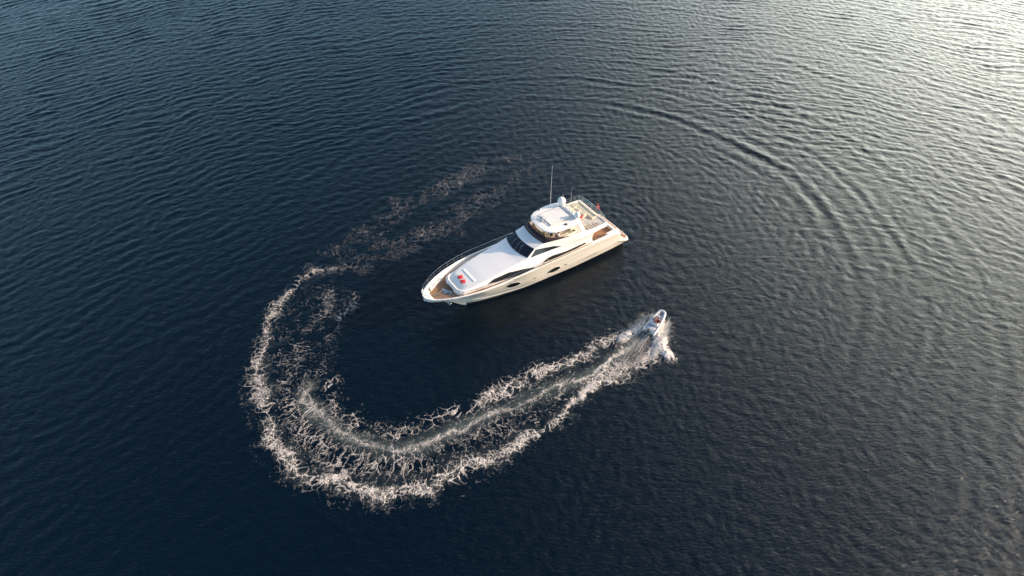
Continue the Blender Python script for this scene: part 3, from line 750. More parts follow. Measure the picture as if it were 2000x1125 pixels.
# ---- flybridge
FLZ = 5.74
def fly_y(x): return interp(x, [(3.9, 2.75), (4.3, 3.0), (6.4, 3.08), (8.4, 3.0), (10, 2.8), (11.2, 2.64), (12.4, 2.44), (13.55, 2.12), (13.7, 2.05)])
def fly_top(x): return interp(x, [(3.9, 5.86), (5, 5.92), (6.4, 5.98), (8.4, 6.15), (10, 6.30), (13.7, 6.38)])
mb = MB(); rows = []
for x in [13.95, 13.7, 13.2, 12.4, 11.2, 10, 9, 8.4, 7, 6.4, 5.4, 4.4, 4.0, 3.85]:
    y = fly_y(min(x, 13.6))-.14; y = y if x < 13.8 else 1.3
    rows.append([(x, -y, FLZ), (x, 0, FLZ), (x, y, FLZ)])
mb.grid(rows); fdk = mb.build('flybridge_deck', M['gelside'], yacht)
mb = MB()
for sg in (1, -1):                       # inner lining and top of the coaming, skirt aft of the deckhouse
    rr = []; ra = []
    for x in [13.65, 13, 12.4, 11.2, 10, 9, 8.4, 7.4, 6.4, 5.4, 4.6, 4.3, 4.05, 3.9]:
        y = fly_y(x); z = fly_top(x)
        rr.append([(x, sg*(y+.012), z-.02), (x, sg*(y-.02), z+.02), (x, sg*(y-.13), z+.02), (x, sg*(y-.16), z-.03), (x, sg*(y-.18), FLZ-.02)])
        if x <= 6.41: ra.append([(x, sg*y, z), (x, sg*(y+.16), 5.5), (x, sg*(y+.02), 5.3), (x, sg*(y-.5), 5.15), (x, 0, 5.1)])
    mb.grid(rr); mb.grid(ra)
mb.grid([[(3.9, y, 5.86), (3.8, y*1.02, 5.5), (3.9, y, 5.12)] for y in np.linspace(-2.75, 2.75, 8)])
mb.grid([[(3.9, y, 5.86), (4.04, y, 5.86), (4.05, y, FLZ)] for y in np.linspace(-2.75, 2.75, 8)])
mb.grid([[(14.06-.42*(f*f), f*2.1, 6.40), (13.92-.42*(f*f), f*2.0, 6.42), (13.88-.42*f*f, f*2.0, FLZ)] for f in np.linspace(-1, 1, 12)])
mb.build('flybridge_coaming', M['gel'], yacht, ang=40)
# tinted wind screen round the front of the flybridge
mb = MB(); base = []; top = []
for f in np.linspace(-1, 1, 17): base.append((14.08-.40*f*f, f*2.16, 6.38+.07*(1-f*f))); top.append((13.52-.42*f*f, f*2.03, 6.95+.05*(1-f*f)))
sb = [(12.9, 2.36, 6.40), (12.0, 2.56, 6.40), (11.0, 2.72, 6.37), (10.1, 2.83, 6.33)]; stp = [(12.6, 2.28, 6.90), (11.9, 2.45, 6.75), (11.0, 2.68, 6.56), (10.1, 2.82, 6.36)]
base = [(x, -y, z) for x, y, z in sb[::-1]]+base+sb; top = [(x, -y, z) for x, y, z in stp[::-1]]+top+stp
mb.grid([base, [tuple((a[k]+b_[k])/2+(.03 if k == 0 else 0) for k in range(3)) for a, b_ in zip(base, top)], top])
scn = mb.build('flybridge_windscreen', M['tint'], yacht, thick=.03, ang=60)
b = MB(); b.tube(top, .02, 6); b.build('screen_trim', M['rubber'], scn)
# helm console, seats, sofa, table on the flybridge
con = MB(); con.box((13.05, .45, 6.05), (.7, 1.7, .9), taper=.85); con.build('helm_console', M['cream'], yacht, bevel=.06)
b = MB(); b.box((12.93, .45, 6.56), (.5, 1.4, .08), ry=-.35); dsh = b.build('dashboard', M['wood'], yacht, bevel=.02)
for yy in (.05, .5, .95):
    b = MB(); b.box((12.9, yy, 6.62), (.26, .34, .03), ry=-.35); b.build('display_screen', M['black'], dsh)
b = MB(); b.tube([(12.55+.05*math.cos(a), .5+.24*math.sin(a), 6.5+.22*math.cos(a)) for a in np.linspace(0, 2*math.pi, 20)], .02, 6); b.box((12.6, .5, 6.5), (.05, .42, .03)); b.build('steering_wheel', M['wood'], yacht)
for yy in (-.1, .95):
    b = MB(); b.box((11.85, yy, 6.12), (.6, .7, .16)); b.box((11.52, yy, 6.5), (.14, .7, .75), ry=-.12); b.box((11.85, yy, 5.85), (.25, .25, .45)); b.build('helm_seat', M['cream'], yacht, bevel=.05)
b = MB(); b.box((12.95, -1.05, 5.95), (.7, 1.2, .66), taper=.9); b.box((12.9, -1.0, 6.30), (.65, 1.1, .06)); b.build('forward_bar', M['wood'], yacht, bevel=.04)
b = MB(); b.box((10.1, 2.2, 5.88), (3.0, .75, .5)); b.box((10.1, 2.52, 6.2), (3.0, .16, .42)); b.box((8.7, 1.6, 5.88), (.75, 1.2, .5)); b.build('port_sofa', M['cream'], yacht, bevel=.07)
b = MB(); b.box((10.2, -2.1, 5.88), (3.0, .75, .5)); b.box((10.2, -2.42, 6.2), (3.0, .16, .42)); b.build('starboard_sofa', M['cream'], yacht, bevel=.07)
b = MB(); b.box((10.3, 1.05, 6.3), (1.5, .75, .06)); b.box((10.3, 1.05, 5.95), (.2, .2, .66)); b.build('dining_table', M['wood'], yacht, bevel=.02)
# aft end of the flybridge: sunpads, liferaft boxes, stair hatch
for (x, y, w, d) in ((6.3, -2.2, 2.0, .95), (6.3, -1.15, 2.0, .9), (6.3, -.1, 2.0, .9)):
    b = MB(); b.box((x, y, 5.88), (w, d, .3)); b.box((x-.72, y, 6.07), (.5, d*.86, .14), ry=.15); b.build('sunpad', M['cream'], yacht, bevel=.06)
b = MB(); b.box((4.75, -.6, 5.86), (.8, 3.6, .26)); b.box((4.45, -.6, 6.02), (.16, 3.6, .2)); b.build('aft_bench', M['cream'], yacht, bevel=.06)
b = MB(); b.prism([(7.3, 1.75), (7.0, 2.6), (5.9, 2.78), (5.0, 2.7), (4.9, 2.05), (5.8, 1.85)], FLZ+.008, FLZ+.03); ht = b.build('stair_hatch', M['palet'], yacht, smooth=False)
for k in range(5):
    b = MB(); b.box((5.2+.38*k, 2.3, FLZ+.06), (.07, .75, .04)); b.build('stair_tread', M['gel'], ht)
b = MB(); pr = [(7.1, 1.8, 5.62), (7.1, 1.8, 6.25), (6.2, 1.72, 6.3), (5.1, 1.9, 6.3), (4.85, 2.1, 6.25), (4.85, 2.1, 5.62)]
b.tube(pr, .018, 6); b.tube([(6.2, 1.72, 6.3), (6.2, 1.72, 5.62)], .015, 6); b.tube([(5.4, 1.85, 6.3), (5.4, 1.85, 5.62)], .015, 6); b.build('stair_rail', M['steel'], ht)
# railing round the aft end
b = MB(); path = [(6.6, -2.98), (5.6, -3.0), (4.7, -2.98), (4.2, -2.8), (3.95, -2.3), (3.9, -1.4), (3.88, -.4), (3.88, .5), (3.9, 1.5), (3.95, 2.3), (4.25, 2.8), (4.9, 2.95), (5.8, 2.98)]
for zz, r_ in ((6.72, .024), (6.42, .014), (6.18, .014)): b.tube([(x, y, zz-.25*(y > 1.0)*((y-1)/2)) for x, y in path], r_, 6)
for x, y in path[::2]+[(4.2, -2.8)]: b.tube([(x, y, 5.8), (x, y, 6.72-.25*(y > 1.0)*((y-1)/2))], .02, 6)
b.build('aft_railing', M['steel'], yacht)
# ensign staff with flag
b = MB(); b.tube([(3.62, 0, 5.35), (3.42, 0, 6.1), (3.3, 0, 6.95)], [.028, .022, .016], 8); stf = b.build('ensign_staff', M['wood'], yacht)
b = MB(); rows = []
for i in range(12):
    t = i/11; z = 6.86-.95*t; w = .10+.42*t**.8
    rows.append([(3.34+.1*t-(w*s_), .10*math.sin(6*s_+2*t)*(0.3+t)+.05*s_, z-.10*s_) for s_ in np.linspace(0, 1, 9)])
b.grid(rows); fl = b.build('ensign', M['red'], stf, thick=.006)
oc = [(.085*math.cos(a), .085*math.sin(a)) for a in np.linspace(.65, 5.63, 16)]; ic = [(.03+.066*math.cos(a), .066*math.sin(a)) for a in np.linspace(5.4, .88, 14)]
st_ = []
for k in range(10): a = math.pi/5*k; r_ = .045 if k % 2 == 0 else .018; st_.append((.115+r_*math.cos(a+math.pi), r_*math.sin(a+math.pi)))
for dy in (.105, -.06):
    for nm_, ol in (('crescent', oc+ic), ('star', st_)):
        b = MB(); b.prism(ol, 0, .004); o = b.build(nm_, M['white_cloth'], fl, smooth=False); o.location = (3.17, dy, 6.30); o.rotation_euler = (math.pi/2, 0, 0)
# ---- hardtop on its arch
HT = [(13.35, .2), (13.3, .9), (13.1, 1.5), (12.7, 2.05), (12.0, 2.45), (11.0, 2.62), (10.0, 2.66), (9.0, 2.6), (8.3, 2.35), (7.9, 1.9), (7.8, 1.0), (7.8, 0)]
outl = [(x, y) for x, y in HT]+[(x, -y) for x, y in HT[::-1] if y > .01]
def htz(x, y): return 7.60+.10*(1-(y/2.7)**2)-.02*abs(x-10.5)
mb = MB(); ring = lambda s_, dz, sx=1.0: [(10.6+(x-10.6)*s_, y*s_, htz(x, y)+dz) for x, y in outl]
R_ = [ring(.93, -.16), ring(.985, -.13), ring(1.0, -.06), ring(.99, .0), ring(.95, .035), ring(.8, .045), ring(.5, .05), ring(.2, .06)]
nn = len(outl)
for i in range(len(R_)-1): mb.add(R_[i]+R_[i+1], [(k, (k+1) % nn, nn+(k+1) % nn, nn+k) for k in range(nn)])
mb.add(R_[0], [tuple(range(nn))[::-1]]); mb.add(R_[-1], [tuple(range(nn))])
htop = mb.build('hardtop', M['gel'], yacht, ang=30)
b = MB()
for k in range(9): b.box((8.95+.34*k, -.12, 7.76), (.30, 2.5, .03), ry=.06)
b.build('louvre_roof', M['white_fab'], htop)
b = MB()
for sg in (1, -1): b.tube([(8.7, sg*1.3-.12, 7.77), (11.9, sg*1.32-.12, 7.76)], .035, 6)
b.tube([(11.9, -1.45, 7.76), (12.15, -.1, 7.76), (11.9, 1.2, 7.76)], .035, 6); b.tube([(8.7, -1.42, 7.78), (8.7, 1.18, 7.78)], .05, 6); b.split('roof_track', M['greyp'], htop)
b = MB()
for sg in (1, -1):                       # arch legs
    b.add([(8.6, sg*2.3, 7.6), (8.1, sg*2.2, 7.6), (7.5, sg*3.0, 5.98), (8.2, sg*3.02, 6.1), (8.6, sg*2.1, 7.6), (8.1, sg*2.0, 7.6), (7.5, sg*2.84, 5.98), (8.2, sg*2.84, 6.1)],
          [(0, 1, 2, 3), (7, 6, 5, 4), (0, 4, 5, 1), (1, 5, 6, 2), (2, 6, 7, 3), (3, 7, 4, 0)])
b.split('arch_leg', M['gel'], yacht, bevel=.04)
b = MB()
for sg in (1, -1): b.tube([(12.6, sg*1.9, 7.55), (12.9, sg*2.1, 6.4)], .035, 8)
b.split('hardtop_post', M['steel'], yacht)
b = MB(); b.box((8.15, 0, 7.75), (.55, 3.6, .2), taper=.85); b.build('mast_beam', M['gel'], htop, bevel=.06)
for yy, r_, zz in ((-1.62, .54, 8.42), (1.70, .40, 8.25)):
    b = MB(); b.lathe((8.15, yy, 7.72), [(.2, 0), (.24, .1), (r_*.82, .16), (r_*.96, .28), (r_, .46), (r_*.96, .66), (r_*.84, .84), (r_*.62, .98), (r_*.36, 1.06), (r_*.1, 1.09)] if r_ > .45 else
                       [(.2, 0), (.2, .08), (r_*.9, .14), (r_, .26), (r_*.97, .42), (r_*.85, .6), (r_*.62, .74), (r_*.3, .82), (.05, .84)])
    b.build('satellite_dome', M['gel'], htop)
b = MB(); b.lathe((11.9, -.6, 7.66), [(.14, 0), (.16, .2), (.1, .3)]); b.box((11.9, -.6, 8.0), (.12, 1.25, .1), rz=.5); b.build('radar_scanner', M['gel'], htop, bevel=.02)
b = MB(); b.tube([(12.35, -1.55, 7.66), (12.25, -.9, 7.95), (12.2, -.2, 7.72)], .03, 6); b.tube([(12.55, -.9, 7.66), (12.25, -.55, 7.9), (12.0, .2, 7.7)], .03, 6); b.tube([(11.6, -1.5, 7.68), (11.7, -.8, 7.95), (11.6, -.1, 7.72)], .03, 6); b.build('searchlight_frame', M['steel'], htop)
b = MB(); b.lathe((12.3, -.15, 7.68), [(.09, 0), (.11, .16), (.04, .22)]); b.build('searchlight', M['steel'], htop)
b = MB(); b.box((11.2, -2.35, 7.78), (.16, .14, .3)); b.build('navigation_light', M['black'], htop, bevel=.02)
b = MB(); b.lathe((10.1, 1.95, 7.64), [(.16, 0), (.18, .06), (.1, .12)]); b.build('loudhailer', M['black'], htop)
for x, y, hgt, r_ in ((9.5, -2.2, 6.3, .024), (6.9, -2.9, 2.3, .012), (5.4, -3.0, 2.5, .012), (8.2, -.5, 1.1, .012)):
    z0 = 7.6 if x > 8 else 5.95
    b = MB(); b.tube([(x, y, z0), (x, y, z0+.35), (x, y-.01, z0+hgt*.6), (x-.03, y-.02, z0+hgt)], [r_*1.6, r_, r_*.85, r_*.5], 6); b.build('whip_antenna', M['gel'], yacht)
b = MB()
for k in range(8): b.box((8.0+.09*(k % 3), -.9+.24*k, 7.92), (.07, .1, .14))
b.split('mast_fitting', M['greyp'], htop)
# ---- cockpit, stern
mb = MB(); mb.grid([[(x, -3.1, 2.3), (x, 3.1, 2.3)] for x in (1.2, 2.5, 4.5, 6.4)]); mb.build('cockpit_sole', M['teak'], yacht)
mb = MB()
tr_ = [(.75, 1.5), (.92, 2.1), (1.02, 2.5), (1.15, 2.72), (1.45, 2.74), (1.5, 2.68), (1.5, 2.28)]
mb.grid([[(x, y, z) for x, z in tr_] for y in np.linspace(-3.05, 3.05, 6)])
mb.build('transom', M['gel'], yacht, ang=30)
for sg in (1, -1):
    mb = MB(); mb.grid([[(x, sg*(interp(x, SHEER_Y)+.005), interp(x, SHEER_Z)-.01), (x, sg*(interp(x, SHEER_Y)-.05), interp(x, SHEER_Z)+.03), (x, sg*(interp(x, SHEER_Y)-.36), interp(x, SHEER_Z)+.03), (x, sg*(interp(x, SHEER_Y)-.4), 2.25)] for x in np.linspace(1.15, 6.5, 14)])
    mb.build('cockpit_bulwark', M['gel'], yacht, ang=30)
b = MB(); b.box((2.15, -1.1, 2.6), (.7, 2.6, .45)); b.box((1.85, -1.1, 2.95), (.2, 2.6, .5)); b.build('cockpit_sofa', M['white_fab'], yacht, bevel=.06)
b = MB(); b.box((2.35, 2.5, 2.78), (1.9, .7, .9)); b.box((2.9, 2.72, 3.25), (.8, .4, .16)); b.build('port_settee', M['white_fab'], yacht, bevel=.08)
b = MB(); b.box((3.7, -.6, 2.98), (1.0, 1.9, .06)); b.box((3.7, -.6, 2.6), (.2, .5, .66)); b.build('cockpit_table', M['wood'], yacht, bevel=.02)
b = MB(); b.prism([(.85, -3.12), (.85, 3.12), (.1, 3.2), (-.12, 3.08), (-.2, 2.4), (-.24, 0), (-.2, -2.4), (-.12, -3.08), (.1, -3.2)], 1.25, 1.56); pf = b.build('swim_platform', M['gel'], yacht, bevel=.05)
b = MB(); b.prism([(.60, -2.95), (.60, 2.95), (.02, 3.0), (-.08, 2.4), (-.12, 0), (-.08, -2.4), (.02, -3.0)], 1.561, 1.575); b.build('platform_teak', M['cap'], pf, smooth=False)
b = MB(); b.tube([(1.2, 2.95, 3.25), (.62, 2.98, 2.6), (.3, 3.0, 1.6)], .022, 6); b.build('boarding_rail', M['steel'], yacht)
# teak handrail strip outside the deckhouse on the gunwale
mb = MB()
for sg in (1, -1): mb.grid([[(x, sg*(interp(x, SHEER_Y)-.05), interp(x, SHEER_Z)+.055), (x, sg*(interp(x, SHEER_Y)-.13), interp(x, SHEER_Z)+.055)] for x in np.linspace(6.6, 15.3, 20)])
mb.split('gunwale_teak', M['cap'], yacht, thick=.02)
# ---- bow gear
for sg in (1, -1):
    b = MB(); xs2 = np.linspace(13.0, 29.55, 46)
    def rp(x, h): return (x, sg*(interp(x, SHEER_Y)-.03+.10*h), interp(x, SHEER_Z)+h*interp(x, [(12.5, .3), (15, .72), (27, .8), (29.6, .6)]))
    b.tube([rp(x, 1.0) for x in xs2], .024, 6); b.tube([rp(x, .52) for x in xs2], .012, 6)
    for x in np.linspace(13.3, 29.4, 15): b.tube([rp(x, 0), rp(x, 1.0)], .016, 6)
    b.build('guard_rail', M['steel'], yacht)
b = MB(); b.tube([(29.55, -.72, 4.74), (29.85, -.3, 4.74), (29.95, 0, 4.74), (29.85, .3, 4.74), (29.55, .72, 4.74)], .024, 6); b.build('pulpit', M['steel'], yacht)
b = MB(); b.prism([(27.35, -.28), (27.1, -.52), (26.85, -.45), (26.25, .55), (26.35, .8), (26.75, .75), (27.1, .3)], 3.5, 3.56); wl = b.build('windlass', M['steel'], yacht, bevel=.01, smooth=False)
for x, y in ((27.0, -.25), (26.62, .42)):
    b = MB(); b.lathe((x, y, 3.55), [(.15, 0), (.16, .05), (.09, .08), (.08, .13), (.14, .16), (.13, .19), (.04, .20)]); b.build('capstan', M['dsteel'], wl)
b = MB(); b.tube([(27.1, -.2, 3.6), (27.8, -.1, 3.62), (28.5, 0, 3.7)], .04, 6); b.tube([(26.7, .5, 3.6), (27.6, .3, 3.62), (28.5, .06, 3.7)], .04, 6); b.build('anchor_chain', M['dsteel'], wl)
b = MB()
for dx, dy in ((0, 0), (.28, .05), (.1, .2)): b.box((25.95+dx, 1.86+dy, 3.60), (.22, .14, .2), rz=.4*dx)
b.split('bow_locker_box', M['black'], yacht, bevel=.03)
for x, y in ((27.6, 1.45), (26.8, 1.8), (27.5, -1.3)):
    b = MB(); b.tube([(x-.14, y, 3.56), (x+.14, y-.05, 3.56)], .025, 6); b.tube([(x, y, 3.5), (x, y, 3.56)], .03, 6); b.build('mooring_cleat', M['steel'], yacht)
b = MB(); b.tube([(27.1, .02, 1.9), (26.55, .1, 1.35)], .05, 6); b.box((26.5, .12, 1.3), (.3, .5, .07), ry=.6); b.tube([(26.4, .38, 1.45), (26.55, .12, 1.25), (26.4, -.2, 1.4)], .05, 6); b.build('anchor', M['dsteel'], yacht)
# sunpad on the coachroof: bolster, seam, backrest groove
b = MB()
def cr(x, f): # point on the coachroof
    s = sorted(ST, key=lambda q: q[0]); xs_ = [q[0] for q in s]
    ye = np.interp(x, xs_, [q[6][0] for q in s]); ze = np.interp(x, xs_, [q[6][1] for q in s]); c_ = np.interp(x, xs_, [q[7] for q in s]); return (x, f*ye, ze+c_*(1-f*f))
rows = []
for t in np.linspace(-1, 1, 25):
    x = 25.80-.62*abs(t)**5; rows.append((x, t*1.74, 4.02-.03*abs(t)))
b.tube(rows, .11, 10); b.build('bow_bolster', M['white_fab'], yacht)
b = MB(); rows = []
for t in np.linspace(-1, 1, 21):
    rows.append([(25.6-.6*abs(t)**5, t*1.62, 4.03), (25.55-.6*abs(t)**5, t*1.60, 4.10), (24.3, t*1.68, 4.24), (23.62, t*1.72, 4.35), (23.55, t*1.72, 4.2)])
b.grid(rows); b.build('bow_sunpad', M['white_fab'], yacht, ang=50)
b = MB(); b.box((23.42, 0, 4.37), (.34, 2.7, .10), ry=.1); b.build('sunpad_backrest', M['matte'], yacht, bevel=.06)
b = MB(); b.tube([(25.28-.6*abs(t)**5, t*1.52, 4.14) for t in np.linspace(-1, 1, 21)], .012, 5); b.build('sunpad_piping', M['greyp'], yacht)
b = MB()
for x, y in ((24.0, 1.8), (23.9, -1.85)): b.lathe((x, y, 4.17), [(.05, 0), (.06, .04), (.02, .06)], 10)
b.split('deck_filler', M['dsteel'], yacht)
b = MB(); b.lathe((14.5, .1, 6.30), [(.1, 0), (.09, .1), (.03, .14)], 12); b.build('roof_light', M['gel'], yacht)
def to_world(p):
    c, s_ = math.cos(YH), math.sin(YH); return Vector((yo.x+p[0]*c-p[1]*s_, yo.y+p[0]*s_+p[1]*c, p[2]))
# ---- loose cushions lying on the yacht
def cushion(x, y, z, rz, size, label, group=None, crumple=0.0, tilt=0.0):
    b = MB(); n_ = 9; rows_t = []; rows_b = []
    for i in range(n_):
        rt = []; rb = []
        for j in range(n_):
            u = -1+2*i/(n_-1); v = -1+2*j/(n_-1); th = max(0, (1-u**4)*(1-v**4))**.6
            pin = 1-.07*(1-abs(u*v))*(abs(u) == 1 or abs(v) == 1)
            dz = crumple*(math.sin(5*u+2*v)*math.cos(4*v-u))
            rt.append((u*size/2*pin, v*size/2*pin, .02+.075*th+dz)); rb.append((u*size/2*pin, v*size/2*pin, .02-.02*th+dz*.3))
        rows_t.append(rt); rows_b.append(rb)
    b.grid(rows_t); b.grid([r_[::-1] for r_ in rows_b])
    o = b.build('cushion', M['red'], None, ang=60)
    o.location = to_world((x, y, z)); o.rotation_mode = 'XYZ'; o.rotation_euler = (0, tilt, YH+rz)
    tag(o, label, 'cushion', group); return o
cushion(24.42, -.42, 4.245, math.pi/4+.5, .64, 'square red cushion on the bow sunpad, the one farther from the foam trail', 'red cushions on the bow sunpad', tilt=.07)
cushion(24.55, .42, 4.23, math.pi/4+.45, .64, 'square red cushion on the bow sunpad, the one nearer the side facing the tender', 'red cushions on the bow sunpad', tilt=.07)
cushion(6.25, .18, 6.03, .5, .62, 'crumpled red cushion on the white flybridge sunpads near the flag', None, crumple=.05)

# ------------------------------------------------------------------ people: one continuous body each, hair and clothes as children
def person(name_label, loc, rz, joints, cloth, legs_cloth, parent_off=None, hair='hair', voxel=.014):
    """joints in metres, x forward, y left, z up from the seat/feet point; returns the root"""
    J = {k: Vector(v) for k, v in joints.items()}
    b = MB()
    def limb(a, c, r0, r1, n=10):
        A, C_ = J[a], J[c]; b.tube([A, A.lerp(C_, .3), A.lerp(C_, .7), C_], [r0, r0*1.03, r1*1.12, r1], n); b.ball(A, r0, 10, 6); b.ball(C_, r1, 10, 6)
    pel, che, nek, hed = J['pelvis'], J['chest'], J['neck'], J['head']
    ax = (J['shoulder_l']-J['shoulder_r']).normalized()
    for s_, w, d in ((0, .155, .11), (.35, .13, .10), (.7, .155, .115), (1.0, .165, .11)):
        p = pel.lerp(che, s_); b.ball(p, (d, w, .13), 14, 8)
    b.ball(che.lerp(nek, .5), (.095, .15, .08), 12, 8)
    b.tube([che, nek, nek.lerp(hed, .5)], [.075, .056, .055], 10)
    fwd = Vector((math.cos(J['look'].z), math.sin(J['look'].z), 0)) if 'look' in J else Vector((1, 0, 0))
    side = Vector((-fwd.y, fwd.x, 0))
    b.ball(hed, (.092, .078, .115), 16, 12); b.ball(hed+fwd*.03+Vector((0, 0, -.05)), (.06, .052, .06), 12, 8)
    b.ball(hed+fwd*.098+Vector((0, 0, -.015)), (.02, .014, .022), 8, 6)
    for s_ in (1, -1): b.ball(hed+side*(.082*s_)+Vector((0, 0, -.01)), (.018, .010, .026), 8, 6)
    for s_ in 'lr':
        limb('shoulder_'+s_, 'elbow_'+s_, .050, .037); limb('elbow_'+s_, 'wrist_'+s_, .038, .025)
        limb('hip_'+s_, 'knee_'+s_, .082, .056); limb('knee_'+s_, 'ankle_'+s_, .055, .036)
        w = J['wrist_'+s_]; d = (w-J['elbow_'+s_]).normalized(); sd2 = d.cross(Vector((0, 0, 1))); sd2 = sd2.normalized() if sd2.length > .1 else Vector((0, 1, 0)); dn = d.cross(sd2).normalized()
        b.tube([w, w+d*.045, w+d*.085], [.024, .036, .034], 8)
        for k, ln in enumerate((.062, .075, .072, .055)):
            o_ = w+d*.08+sd2*(.027-.018*k); b.tube([o_, o_+d*ln*.5-dn*.008, o_+d*ln*.8-dn*.03], [.010, .009, .008], 6)
        th_s = 1 if s_ == 'l' else -1
        o_ = w+d*.03+sd2*(.03*th_s); b.tube([o_, o_+sd2*.03*th_s+d*.025, o_+sd2*.035*th_s+d*.055], [.012, .010, .009], 6)
        an = J['ankle_'+s_]; ft = Vector((.2, 0, -.03)); b.tube([an+Vector((-.05, 0, -.045)), an+Vector((.05, 0, -.04)), an+Vector((.17, 0, -.055))], [.035, .042, .03], 8)
    body = b.build('person', M['skin'], None)
    md = body.modifiers.new('fuse', 'REMESH'); md.mode = 'VOXEL'; md.voxel_size = voxel; md.use_smooth_shade = True
    # hair
    h = MB(); h.ball(hed-fwd*.016+Vector((0, 0, .022)), (.100, .090, .112), 16, 10, zmin=-.35); h.build('hair', M[hair], body)
    # eyes and mouth as small marks
    e = MB()
    for s_ in (1, -1): e.ball(hed+fwd*.086+side*.03*s_+Vector((0, 0, .008)), .011, 8, 6)
    e.split('eye', M['hair'], body)
    e = MB(); e.ball(hed+fwd*.088+Vector((0, 0, -.055)), (.008, .022, .005), 8, 6); e.build('mouth', M['hair'], body)
    if cloth:
        c = MB()
        for s_, w, d in ((0, .168, .125), (.35, .145, .115), (.7, .168, .128), (1.0, .176, .122)): c.ball(pel.lerp(che, s_), (d, w, .13), 14, 8)
        c.ball(che.lerp(nek, .4), (.11, .162, .07), 12, 8)
        for s_ in 'lr':
            A, E_ = J['shoulder_'+s_], J['elbow_'+s_]; c.tube([A, A.lerp(E_, .35), A.lerp(E_, .75)], [.064, .062, .056], 10); c.ball(A, .064, 10, 6)
        t = c.build('shirt', M[cloth], body); md = t.modifiers.new('fuse', 'REMESH'); md.mode = 'VOXEL'; md.voxel_size = voxel; md.use_smooth_shade = True
    c = MB(); c.ball(pel, (.135, .172, .12), 14, 8)
    for s_ in 'lr':
        A, E_ = J['hip_'+s_], J['knee_'+s_]; c.tube([A, A.lerp(E_, .4), A.lerp(E_, .85)], [.098, .092, .078], 10)
    t = c.build('shorts', M[legs_cloth], body); md = t.modifiers.new('fuse', 'REMESH'); md.mode = 'VOXEL'; md.voxel_size = voxel; md.use_smooth_shade = True
    body.rotation_mode = 'XYZ'; body.location = loc; body.rotation_euler = (0, 0, rz)
    tag(body, name_label, 'person'); return body
SIT = dict(pelvis=(0, 0, .10), chest=(-.04, 0, .50), neck=(-.02, 0, .64), head=(.01, 0, .80), shoulder_l=(-.03, .19, .56), shoulder_r=(-.03, -.19, .56),
           elbow_l=(.08, .26, .32), elbow_r=(.08, -.26, .32), wrist_l=(.30, .18, .27), wrist_r=(.30, -.18, .27), hip_l=(.02, .10, .08), hip_r=(.02, -.10, .08),
           knee_l=(.44, .14, .10), knee_r=(.44, -.14, .10), ankle_l=(.46, .14, -.33), ankle_r=(.46, -.14, -.33))
STAND = dict(pelvis=(0, 0, .95), chest=(.02, 0, 1.32), neck=(.02, 0, 1.48), head=(.05, 0, 1.63), shoulder_l=(.01, .20, 1.40), shoulder_r=(.01, -.20, 1.40),
             elbow_l=(.02, .27, 1.12), elbow_r=(.10, -.25, 1.12), wrist_l=(.16, .24, .92), wrist_r=(.30, -.12, 1.06), hip_l=(0, .10, .92), hip_r=(0, -.10, .92),
             knee_l=(.04, .12, .50), knee_r=(.03, -.12, .50), ankle_l=(0, .12, .085), ankle_r=(.02, -.13, .085))
def yperson(label, x, y, z, rz, J, *a, **k): return person(label, to_world((x, y, z)), YH+rz, J, *a, **k)
yperson('person in a dark red shirt standing by the flybridge windscreen, arm towards the helm', 12.05, 1.55, FLZ, math.radians(20), STAND, 'maroon', 'navy')
J2 = dict(SIT); J2['look'] = (0, 0, math.radians(40))
yperson('person with dark hair and pale shirt sitting on the flybridge side sofa', 11.35, 2.12, FLZ+.52, math.radians(-70), J2, 'white_cloth', 'navy')

# ------------------------------------------------------------------ the tender: rigid inflatable, local x forward from the transom
TS = Vector((*at(1267.5, 648.5, .45), 0)); TB = Vector((*at(1295.5, 610, .75), 0))
th_ = math.atan2(TB.y-TS.y, TB.x-TS.x); TL = (TB-TS).length
tender = empty('tender_boat', (TS.x, TS.y, .16), th_, R(-3.5))
tag(tender, 'small grey inflatable tender speeding at the head of the foam wake', 'tender')
def tp(x, y, z): return (x, y, z)
L_ = TL
tube_c = []
for t in np.linspace(0, 1, 18): tube_c.append((-.3+t*(L_*.86+.3), .70-.30*t**3.2, .38+.22*t**2.5))
for a in np.linspace(.25, math.pi/2, 7): tube_c.append((L_*.86+(L_*.14-.12)*math.sin(a), .40*math.cos(a)**.8, .60+.04*math.sin(a)))
full = tube_c+[(x, -y, z) for x, y, z in tube_c[::-1][1:]]
rad = [.05 if i == 0 else .14 if i == 1 else .175 for i in range(len(full))]; rad[-1] = .05; rad[-2] = .14
b = MB(); b.tube(full, rad, 14); tb = b.build('inflatable_tube', M['tube'], tender, ang=60)
b = MB()
for sg in (1, -1): b.tube([(.3, sg*.875, .38), (1.6, sg*.872, .42), (L_*.54, sg*.83, .45), (L_*.75, sg*.73, .5)], .022, 6)
b.split('rub_strake', M['rubber'], tb)
b = MB()
for sg in (1, -1): b.tube([(.5+.1*k, sg*(.64), .56+.025*math.sin(k*1.3)) for k in range(22)], .013, 5)
b.split('grab_rope', M['navy'], tb)
b = MB(); rows = []
for x in np.linspace(0, L_-.25, 14):
    t = x/L_; w = .62*min(1, (1.03-t)*2.6)**.7; k = .02+.36*max(0, t-.45)**1.2
    rows.append([(x, -w, .42+.1*t), (x, -w*.75, .16+.3*k), (x, 0, -.12+1.2*k), (x, w*.75, .16+.3*k), (x, w, .42+.1*t)])
b.grid(rows); b.add(rows[0], [(0, 1, 2, 3, 4)]); b.build('rigid_hull', M['fglass'], tender)
b = MB(); rows = []
for x in np.linspace(.02, L_-.45, 14):
    t = x/L_; w = .56*min(1, (1.0-t)*2.6)**.6; rows.append([(x, -w, .27+.12*t), (x, w, .27+.12*t)])
b.grid(rows); b.build('cockpit_floor', M['fglass'], tender)
